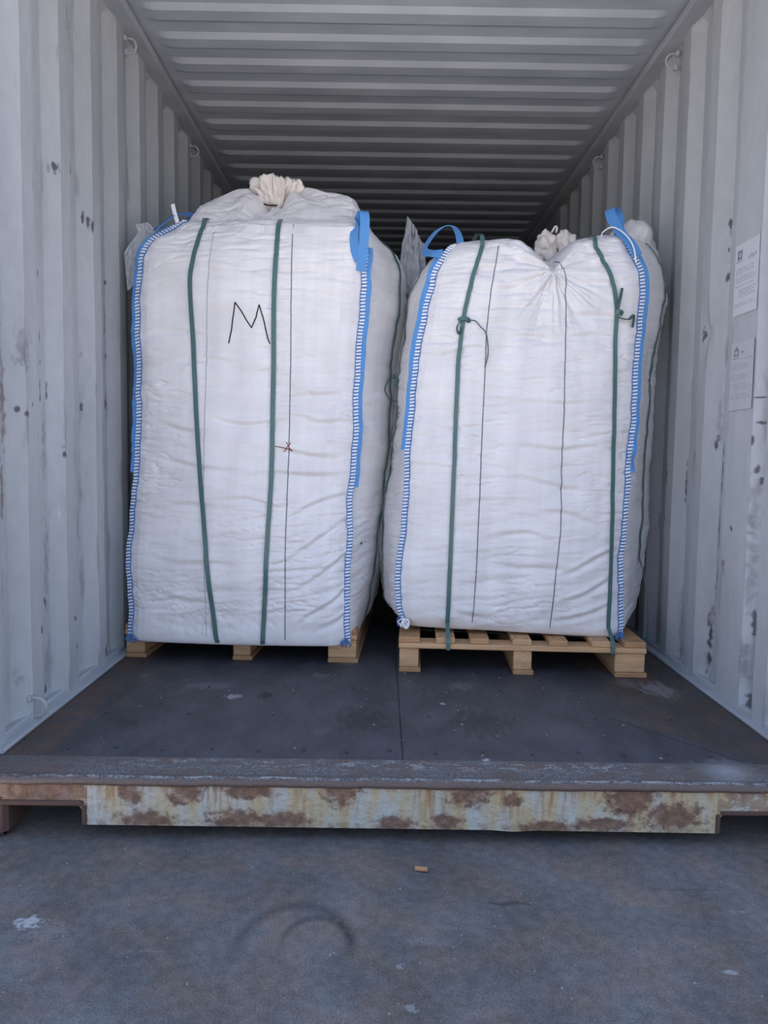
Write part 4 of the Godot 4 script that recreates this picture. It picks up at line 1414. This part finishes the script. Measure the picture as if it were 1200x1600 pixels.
# a strap round the two sides of a bag and over its top
func side_strap(b: Dictionary, label: String, s_right: float, s_left: float, top: float, hang: Array) -> Node3D:
	var q := column(b, s_right, 0.45 if hang.size() else 0.16, top, 0.005)
	var r := column(b, s_left, 0.16, top, 0.005)
	q = thin_out(q, 5)
	r = thin_out(r, 5)
	var pts := []
	var nrm := []
	for h in hang:
		pts.append(q[0][0] + h)
		nrm.append(Vector3(1, 0, 0.2).normalized())
	pts.append_array(q[0])
	nrm.append_array(q[1])
	var a: Vector3 = pts[pts.size() - 1]
	r[0].reverse()
	r[1].reverse()
	var c: Vector3 = r[0][0]
	for k in range(1, 8):
		pts.append(a.lerp(c, k / 8.0) + Vector3(0, 0.012 * sin(PI * k / 8.0), 0))
		nrm.append(Vector3.UP)
	pts.append_array(r[0])
	nrm.append_array(r[1])
	var first: Vector3 = pts[0]
	var lastp: Vector3 = pts[pts.size() - 1]
	pts.append(Vector3(lastp.x + 0.03, 0.10, lastp.z)); nrm.append(Vector3.DOWN)
	pts.append(Vector3(first.x - 0.03, 0.10, first.z)); nrm.append(Vector3.DOWN)
	pts.append(first); nrm.append(nrm[0])
	var t := thing("strap", label, "strap", first, "green polyester straps round the bags")
	put("band", ribbon(pts, nrm, 0.0185, 0.0016), mats.strap, t, -t.position)
	return t

func build_right_bag() -> void:
	var rows := [
		row(v3(0.50, 0.147, -1.50), v3(0.53, 0.147, -1.50), v3(0.53, 0.147, -1.53), v3(0.50, 0.147, -1.53), 0, 0, 0, 0, 3),
		row(v3(0.10, 0.160, -1.16), v3(0.86, 0.147, -1.13), v3(0.98, 0.147, -1.92), v3(0.10, 0.147, -1.92), 0.01, 0.02, 0.02, 0.02, 4),
		row(v3(0.030, 0.190, -1.095), v3(0.915, 0.147, -1.055), v3(1.05, 0.150, -2.00), v3(0.05, 0.150, -2.00), 0.02, 0.03, 0.03, 0.01, 14),
		row(v3(0.004, 0.27, -1.075), v3(0.915, 0.24, -1.035), v3(1.09, 0.22, -2.03), v3(0.03, 0.22, -2.03), 0.035, 0.10, 0.05, 0.075, 30),
		row(v3(0.008, 0.44, -1.07), v3(0.905, 0.44, -1.03), v3(1.10, 0.42, -2.05), v3(0.03, 0.42, -2.05), 0.045, 0.14, 0.06, 0.10, 42),
		row(v3(0.020, 0.66, -1.07), v3(0.912, 0.66, -1.03), v3(1.10, 0.65, -2.06), v3(0.03, 0.65, -2.06), 0.05, 0.15, 0.06, 0.095, 46),
		row(v3(0.032, 0.92, -1.07), v3(0.920, 0.92, -1.03), v3(1.10, 0.92, -2.06), v3(0.04, 0.92, -2.06), 0.05, 0.15, 0.06, 0.075, 46),
		row(v3(0.048, 1.17, -1.07), v3(0.925, 1.20, -1.03), v3(1.10, 1.20, -2.06), v3(0.05, 1.20, -2.06), 0.05, 0.15, 0.06, 0.065, 36),
		row(v3(0.078, 1.37, -1.07), v3(0.938, 1.40, -1.03), v3(1.11, 1.40, -2.06), v3(0.06, 1.40, -2.06), 0.045, 0.15, 0.06, 0.055, 30),
		row(v3(0.100, 1.53, -1.075), v3(0.940, 1.56, -1.035), v3(1.14, 1.58, -2.05), v3(0.08, 1.56, -2.05), 0.04, 0.175, 0.05, 0.06, 22),
		row(v3(0.138, 1.64, -1.09), v3(0.915, 1.66, -1.05), v3(1.14, 1.72, -2.03), v3(0.10, 1.66, -2.03), 0.03, 0.175, 0.04, 0.05, 14),
		row(v3(0.205, 1.715, -1.13), v3(0.872, 1.732, -1.075), v3(1.13, 1.81, -1.98), v3(0.15, 1.74, -1.98), 0.02, 0.17, 0.03, 0.03, 10),
		row(v3(0.26, 1.745, -1.19), v3(0.850, 1.760, -1.13), v3(1.09, 1.86, -1.88), v3(0.20, 1.78, -1.88), 0.0, 0.11, 0.0, 0.02, 12),
		row(v3(0.36, 1.77, -1.30), v3(0.800, 1.785, -1.24), v3(0.98, 1.84, -1.78), v3(0.30, 1.80, -1.78), 0.0, 0.05, 0.0, 0.0, 14),
		row(v3(0.50, 1.775, -1.42), v3(0.72, 1.78, -1.40), v3(0.76, 1.80, -1.62), v3(0.48, 1.79, -1.62), 0.0, 0.0, 0.0, 0.0, 10),
		row(v3(0.61, 1.76, -1.50), v3(0.65, 1.76, -1.50), v3(0.65, 1.76, -1.54), v3(0.61, 1.76, -1.54), 0.0, 0.0, 0.0, 0.0, 6)]
	var fold := noise(231, 1.0, 2)
	var shape := func(p: Vector3) -> Vector3:
		# the deep fold in the front's upper edge and creases that run down into it
		if p.z > -1.55 and p.y > 1.35:
			var wd := 0.014 + 0.42 * maxf(p.y - 1.605, 0.0)
			var g := exp(-pow((p.x - 0.590 + (p.y - 1.61) * 0.08) / wd, 2.0)) * smoothstep(1.575, 1.70, p.y)
			p.z -= 0.15 * g * smoothstep(-1.5, -1.15, p.z)
			p.y -= 0.10 * g * smoothstep(1.66, 1.76, p.y) * smoothstep(-1.6, -1.3, p.z)
			var dx := p.x - 0.59
			var dy := p.y - 1.595
			var rad := sqrt(dx * dx + dy * dy)
			if rad < 0.34:
				var ang := atan2(dx, dy)
				var f := smoothstep(0.34, 0.06, rad) * smoothstep(0.0, 0.03, rad)
				p.z += f * (0.010 * cos(ang * 8.0 + 0.6) + 0.012 * fold.get_noise_2d(ang * 4.0, rad * 3.0))
		p.x = minf(p.x, 1.168)
		return p
	var creases := [[0.30, 1.50, 0.62, 1.535, 0.014, 0.010], [0.60, 1.53, 0.93, 1.58, 0.014, 0.009], [0.25, 1.44, 0.60, 1.47, 0.012, 0.009], [0.60, 1.40, 0.92, 1.43, 0.012, 0.009], [0.35, 1.32, 0.64, 1.33, 0.012, 0.009], [0.62, 1.33, 0.90, 1.34, 0.012, 0.007], [0.12, 1.27, 0.42, 1.28, 0.012, 0.007], [0.12, 0.98, 0.40, 1.00, 0.012, 0.006], [0.45, 1.10, 0.90, 1.06, 0.012, 0.008], [0.40, 0.78, 0.80, 0.74, 0.014, 0.009], [0.52, 0.66, 0.85, 0.60, 0.014, 0.008], [0.35, 0.45, 0.75, 0.40, 0.014, 0.008], [0.62, 0.40, 0.90, 0.50, 0.014, 0.010], [0.64, 0.28, 0.90, 0.40, 0.014, 0.010], [0.60, 0.18, 0.90, 0.30, 0.013, 0.009], [0.35, 0.56, 0.62, 0.55, 0.012, 0.007], [0.22, 1.58, 0.50, 1.64, 0.014, 0.010], [0.68, 1.62, 0.90, 1.66, 0.014, 0.009], [0.46, 0.90, 0.80, 0.92, 0.012, 0.007], [0.2, 0.24, 0.45, 0.22, 0.014, 0.006]]
	var b := loft(rows, {"seed": 205, "big": 0.020, "tilt": 0.10, "y0": 0.15, "creases": creases, "shape": shape})
	var bag := thing("bulk_bag", "white bulk bag without lettering, the front of its top folded in a deep notch", "bag", Vector3(0.52, 0.145, -1.55), "bulk bags on pallets")
	var sh := -bag.position
	put("bag_body", grid_mesh(b.P, b.nu, b.nv, true, b.uv), mats.cloth, bag, sh)
	corner_seam(bag, b, 0.0, 0.20, 1.74, 0.89, -1.0, sh, 1.66)
	corner_seam(bag, b, 1.0, 0.14, 1.72, 0.80, 1.0, sh, 1.68)
	knot(bag, front_at(b, 0.030, 0.20)[0] + Vector3(0, 0, 0.006), 7, sh, true)
	knot(bag, front_at(b, 0.905, 0.15)[0] + Vector3(0, 0, 0.006), 8, sh, false)
	# white cord looped through the foot of the seam
	var fl: Vector3 = front_at(b, 0.035, 0.205)[0]
	var lp := []
	for k in 21:
		var a := TAU * k / 20.0
		lp.append(fl + Vector3(0.006 + 0.011 * sin(a), -0.020 + 0.019 * cos(a), 0.014))
	put("cord_loop", tube(lp, 0.0045, 8), mats.stitch, bag, sh)
	lp = []
	for k in 21:
		var a := TAU * k / 20.0
		lp.append(fl + Vector3(-0.022 + 0.009 * sin(a), -0.012 + 0.019 * cos(a), 0.010))
	put("cord_loop", tube(lp, 0.0022, 6), mats.blue_dark, bag, sh)
	# lifting loops
	put("lifting_loop", loop_path([v3(0.155, 1.665, -1.07), v3(0.118, 1.675, -1.11), v3(0.094, 1.70, -1.18), v3(0.108, 1.75, -1.24), v3(0.142, 1.80, -1.26), v3(0.182, 1.822, -1.25), v3(0.216, 1.81, -1.22), v3(0.232, 1.765, -1.18), v3(0.236, 1.72, -1.15)],
		[v3(-0.3, 0.2, 1), v3(-0.5, 0.6, 0.6), v3(-0.8, 0.5, 0.3), v3(-0.7, 0.6, 0.4), v3(-0.5, 0.8, 0.4), v3(0, 1, 0.4), v3(0.5, 0.7, 0.6), v3(0.5, 0.2, 0.9), v3(0.4, 0, 1)], 0.034), mats.blue, bag, sh)
	put("lifting_loop", loop_path([v3(0.915, 1.66, -1.03), v3(0.890, 1.71, -1.045), v3(0.868, 1.755, -1.085), v3(0.848, 1.81, -1.13), v3(0.842, 1.858, -1.17), v3(0.852, 1.885, -1.20), v3(0.880, 1.888, -1.23), v3(0.900, 1.865, -1.245), v3(0.898, 1.82, -1.23), v3(0.890, 1.775, -1.20)],
		[v3(0.1, 0.3, 1), v3(0.1, 0.4, 1), v3(0, 0.5, 1), v3(-0.3, 0.3, 1), v3(-0.4, 0.1, 1), v3(-0.5, 0.9, 0.4), v3(0.3, 1, -0.6), v3(0.5, 0.2, -1), v3(0.4, 0, -1), v3(0.3, 0, -1)], 0.040), mats.blue, bag, sh)
	put("loop_edging", tube(smooth_path([v3(0.905, 1.625, -1.015), v3(0.893, 1.69, -1.02), v3(0.868, 1.745, -1.05), v3(0.835, 1.785, -1.10), v3(0.805, 1.775, -1.13), v3(0.795, 1.75, -1.12)], 6), 0.003, 6), mats.stitch, bag, sh)
	# seam threads
	for q in [[v2(0.379, 1.70), v2(0.348, 1.524), v2(0.332, 1.353), v2(0.33, 1.217), v2(0.323, 0.905), v2(0.316, 0.446), v2(0.305, 0.16)], [v2(0.61, 1.65), v2(0.637, 1.577), v2(0.64, 1.406), v2(0.638, 1.159), v2(0.64, 0.859), v2(0.641, 0.579), v2(0.627, 0.373), v2(0.619, 0.155)]]:
		var st := SurfaceTool.new()
		st.begin(Mesh.PRIMITIVE_TRIANGLES)
		st.set_smooth_group(-1)
		ink_line(b, q, 0.0030, 0.0012, st)
		st.generate_normals()
		put("seam_thread", st.commit(), mats.thread, bag, sh)
	# scraps of the tied neck showing over the edge, and the liner bulging at the back corner
	put("tied_neck", lump(v3(0.622, 1.775, -1.36), v3(0.046, 0.062, 0.04), 244, 0.38), mats.spout, bag, sh)
	put("tied_neck", lump(v3(0.712, 1.785, -1.38), v3(0.046, 0.072, 0.04), 247, 0.38), mats.spout, bag, sh)
	put("neck_tie", tube(smooth_path([v3(0.648, 1.835, -1.37), v3(0.664, 1.862, -1.37), v3(0.672, 1.856, -1.37), v3(0.668, 1.835, -1.37)], 6), 0.0045, 6), mats.spout, bag, sh)
	put("inner_liner", lump(v3(1.025, 1.79, -1.50), v3(0.105, 0.13, 0.16), 251, 0.20), mats.hem, bag, sh)
	# straps
	var zb := -2.14
	for k in 2:
		var x := 0.316 if k == 0 else 0.757
		var ctrl := [v2(0.277, 1.572), v2(0.245, 1.425), v2(0.227, 1.253), v2(0.214, 0.65), v2(0.206, 0.19)] if k == 0 else [v2(0.82, 1.556), v2(0.836, 1.458), v2(0.833, 1.261), v2(0.848, 0.658), v2(0.854, 0.19)]
		ctrl.insert(0, v2(x, 1.695))
		var q := on_front(b, ctrl, 0.02, 0.008, 3)
		var pts: Array = q[0]
		var nrm: Array = q[1]
		pts.reverse()
		nrm.reverse()
		# at the foot it stands off the cloth and goes down before the pallet's edge
		var fx: float = pts[0].x
		var zf := -0.962 - (0.93 - fx) * 0.047
		for foot in [v3(fx, 0.147, zf - 0.004), v3(fx, 0.125, zf), v3(fx, 0.099, zf)]:
			pts.insert(0, foot)
			nrm.insert(0, Vector3.BACK)
		pts.insert(0, v3(fx, 0.094, zf - 0.012))
		nrm.insert(0, Vector3.DOWN)
		var first: Vector3 = pts[0]
		var e: Vector3 = pts[pts.size() - 1]
		for tp in [e + v3(0, 0.020, -0.004), e + v3(0, 0.042, -0.018), e + v3(0, 0.057, -0.045), v3(x, 1.773, -1.18), v3(x, 1.798, -1.27), v3(x, 1.81, -1.5), v3(x, 1.80, -1.9)]:
			pts.append(tp)
			nrm.append(Vector3(0, 0.5, 1).normalized() if tp.z > -1.15 else Vector3.UP)
		for tp in [[v3(x, 1.7, -2.1), v3(0, 0.4, -1)], [v3(x, 1.2, zb), v3(0, 0, -1)], [v3(x, 0.6, zb), v3(0, 0, -1)], [v3(x, 0.12, -2.06), v3(0, -0.6, -1)], [v3(x, 0.094, -2.0), v3(0, -1, 0)], [first, v3(0, -1, 0)]]:
			pts.append(tp[0])
			nrm.append(tp[1])
		var t := thing("strap", "green strap on the bag without lettering, " + ("tied in a bow with a long thin tail" if k == 0 else "knotted close beside the blue corner webbing"), "strap", first, "green polyester straps round the bags")
		put("band", ribbon(pts, nrm, 0.0165, 0.0016), mats.strap, t, -t.position)
		if k == 0:
			var kz: float = front_at(b, 0.242, 1.40, 0.008)[0].z
			put("knot", loop_path([v3(0.222, 1.400, kz), v3(0.240, 1.408, kz + 0.012), v3(0.262, 1.402, kz + 0.004), v3(0.262, 1.392, kz - 0.002)], [v3(0, 0, 1), v3(0, 0, 1), v3(0.3, 0, 1), v3(0.6, 0, 1)], 0.016), mats.strap, t, -t.position)
			put("bow", loop_path([v3(0.228, 1.395, kz + 0.004), v3(0.217, 1.375, kz + 0.010), v3(0.220, 1.354, kz + 0.012), v3(0.231, 1.350, kz + 0.006), v3(0.234, 1.372, kz + 0.004)], [v3(-1, 0, 0.3), v3(-1, 0, 0.3), v3(-0.3, -1, 0.3), v3(1, 0, 0.3), v3(1, 0, 0.3)], 0.010), mats.strap_dark, t, -t.position)
			var tl := []
			for c in [v2(0.246, 1.398), v2(0.268, 1.401), v2(0.292, 1.390), v2(0.308, 1.376), v2(0.330, 1.343), v2(0.341, 1.291), v2(0.338, 1.25), v2(0.328, 1.215)]:
				tl.append(front_at(b, c.x, c.y, 0.014)[0])
			put("tail", tube(smooth_path(tl, 5), 0.0022, 6), mats.strap_dark, t, -t.position)
		else:
			var kz: float = front_at(b, 0.84, 1.43, 0.009)[0].z
			put("knot", loop_path([v3(0.829, 1.432, kz), v3(0.843, 1.438, kz + 0.010), v3(0.858, 1.430, kz)], [v3(0, 0, 1), v3(0, 0, 1), v3(0.3, 0, 1)], 0.018), mats.strap, t, -t.position)
			put("tail", loop_path([v3(0.838, 1.452, kz + 0.006), v3(0.844, 1.49, kz + 0.010), v3(0.849, 1.527, kz + 0.012)], [v3(0, 0, 1), v3(0.1, 0, 1), v3(0.1, 0, 1)], 0.011), mats.strap_dark, t, -t.position)
			var tl := []
			for c in [v2(0.842, 1.423), v2(0.862, 1.408), v2(0.882, 1.412), v2(0.896, 1.428), v2(0.900, 1.412), v2(0.894, 1.38)]:
				tl.append(front_at(b, c.x, c.y, 0.016)[0])
			put("tail", loop_path(tl, [v3(0, 1, 0.4), v3(0, 1, 0.4), v3(0, 1, 0.4), v3(0, 0.6, 1), v3(0.6, 0, 1), v3(0.4, 0, 1)], 0.010), mats.strap_dark, t, -t.position)
	var t2 := side_strap(b, "green strap round the sides of the unlettered bag, hanging loose near the stickered wall", 1.20, 3.72, 1.76, [v3(0.050, -0.35, 0.0), v3(0.048, -0.25, 0.0), v3(0.040, -0.16, 0.0), v3(0.022, -0.07, 0.0)])
	# the twisted loose end in the gap between the bags
	var col := column(b, 3.72, 1.05, 1.30, 0.02)
	if col[0].size() > 3:
		var a: Vector3 = col[0][col[0].size() / 2]
		put("tail", tube(smooth_path([a + v3(0.02, 0.03, 0.02), a + v3(-0.01, 0.035, 0.03), a + v3(-0.03, 0.01, 0.03), a + v3(-0.035, -0.02, 0.03), a + v3(-0.015, -0.055, 0.03), a + v3(0.02, -0.066, 0.03), a + v3(0.035, -0.062, 0.03)], 6), 0.0026, 6), mats.strap_dark, t2, -t2.position)
		put("knot", loop_path([a + v3(0.0, 0.05, 0.015), a + v3(0.012, 0.03, 0.03), a + v3(0.018, 0.01, 0.03), a + v3(0.004, 0.0, 0.02)], [v3(0.3, 0, 1), v3(1, 0, 0.6), v3(0.6, -0.6, 1), v3(-1, 0, 0.3)], 0.014), mats.strap, t2, -t2.position)

# ------------------------------------------------------------------ pallets

func make_pallet(label: String, at: Vector3, turn: float) -> Node3D:
	var t := thing("pallet", label, "pallet", at, "wooden pallets under the bags")
	t.rotation.y = turn
	# origin: middle of the front edge at floor level; it runs to -z
	var rng := RandomNumberGenerator.new()
	rng.seed = 9
	for x in [[-0.450, 0.078], [0.005, 0.073], [0.430, 0.118]]:
		put("bearer", box_mesh(v3(x[0], 0.059, -0.53), v3(x[1], 0.078, 1.04), Basis(), 0.003), mats.wood_along, t)
		put("bottom_board", box_mesh(v3(x[0] + 0.004, 0.010, -0.528), v3(x[1] + 0.010, 0.0195, 1.05), Basis(), 0.003), mats.wood_pale, t)
	for z in [-0.048, -0.53, -1.0]:
		put("cross_board", box_mesh(v3(0, 0.1095, z), v3(0.985, 0.022, 0.096), Basis(), 0.003), mats.wood_across, t)
	var xs := [-0.447, -0.305, -0.165, 0.0, 0.148, 0.315, 0.445]
	for k in 7:
		var w := 0.086 if k == 0 or k == 6 else 0.076
		put("deck_board", box_mesh(v3(xs[k], 0.1325, -0.53 - rng.randf() * 0.004), v3(w, 0.0235, 1.058), Basis(Vector3.UP, rng.randf_range(-0.006, 0.006)), 0.003), mats.wood_along if k % 2 else mats.wood_pale, t)
	# nail heads
	for k in 7:
		for s in [-0.02, 0.02]:
			put("nail", box_mesh(v3(xs[k] + s, 0.1446, -0.045 + s * 0.4), v3(0.006, 0.001, 0.006), Basis(), 0.0003), mats.bolt, t)
	return t

# ------------------------------------------------------------------ the scene

func _ready() -> void:
	# camera: a phone held a metre above the yard, looking slightly down
	var cam := Camera3D.new()
	cam.name = "camera"
	cam.fov = 67.38
	cam.near = 0.05
	cam.position = Vector3(-0.071, 0.88, 2.02)
	cam.rotation_order = EULER_ORDER_YXZ
	cam.rotation_degrees = Vector3(-4.4, -0.25, 0.8)
	add_child(cam)
	cam.current = true
	# sky
	var env := Environment.new()
	env.background_mode = Environment.BG_SKY
	var sky := Sky.new()
	var sm := ProceduralSkyMaterial.new()
	sm.sky_top_color = Color(0.58, 0.67, 0.82)
	sm.sky_horizon_color = Color(0.81, 0.85, 0.93)
	sm.sky_curve = 0.18
	sm.ground_bottom_color = Color(0.30, 0.30, 0.30)
	sm.ground_horizon_color = Color(0.60, 0.62, 0.65)
	sky.sky_material = sm
	env.sky = sky
	env.background_energy_multiplier = 1.0
	env.tonemap_mode = Environment.TONE_MAPPER_LINEAR
	env.tonemap_exposure = 2.12
	env.sdfgi_enabled = true
	env.ssao_enabled = true
	env.ssil_enabled = true
	var we := WorldEnvironment.new()
	we.name = "surroundings"
	we.environment = env
	add_child(we)
	# the sun stands behind the container: its doorway and the ground before it lie in its shadow, the yard further out is lit
	var sun := DirectionalLight3D.new()
	sun.name = "sun"
	sun.light_color = Color(1.0, 0.985, 0.965)
	sun.light_energy = 11.0
	sun.light_angular_distance = 0.5
	sun.shadow_enabled = true
	sun.sky_mode = DirectionalLight3D.SKY_MODE_LIGHT_ONLY
	add_child(sun)
	sun.look_at_from_position(Vector3(-3, 10, -8), Vector3.ZERO)

	paint_materials()
	build_ground()
	build_walls()
	build_roof()
	build_floor()
	build_sill()
	make_pallet("pale wooden pallet seen in full, under the bag without lettering", Vector3(0.50, 0, -0.992), deg_to_rad(-2.7))
	make_pallet("pale wooden pallet mostly hidden by the sagging foot of the M-marked bag", Vector3(-0.655, 0, -1.158), deg_to_rad(-2.9))
	build_left_bag()
	build_right_bag()
	ring_hook(Vector3(-1.165, 2.585, -1.381), -1.0, 0.72, "lashing ring under the rail of the plain wall, nearest the doorway")
	ring_hook(Vector3(-1.165, 2.575, -2.496), -1.0, 0.72, "lashing ring under the rail of the plain wall, deeper in, above the M-marked bag")
	ring_hook(Vector3(1.165, 2.585, -1.432), 1.0, 0.72, "lashing ring under the rail of the stickered wall, nearest the doorway")
	ring_hook(Vector3(1.165, 2.58, -2.573), 1.0, 0.72, "lashing ring under the rail of the stickered wall, deeper in")
	ring_hook(Vector3(-1.168, 0.055, -0.385), -1.0, 0.85, "lashing ring low on the wall, just above the floor beside the sill")
	sticker(Vector3(WALL_X, 1.50, -0.668), 0.175, 0.245, 0, "upper white printed sticker on the corrugated wall")
	sticker(Vector3(WALL_X, 1.165, -0.668), 0.170, 0.235, 1, "lower faded printed sticker on the corrugated wall")
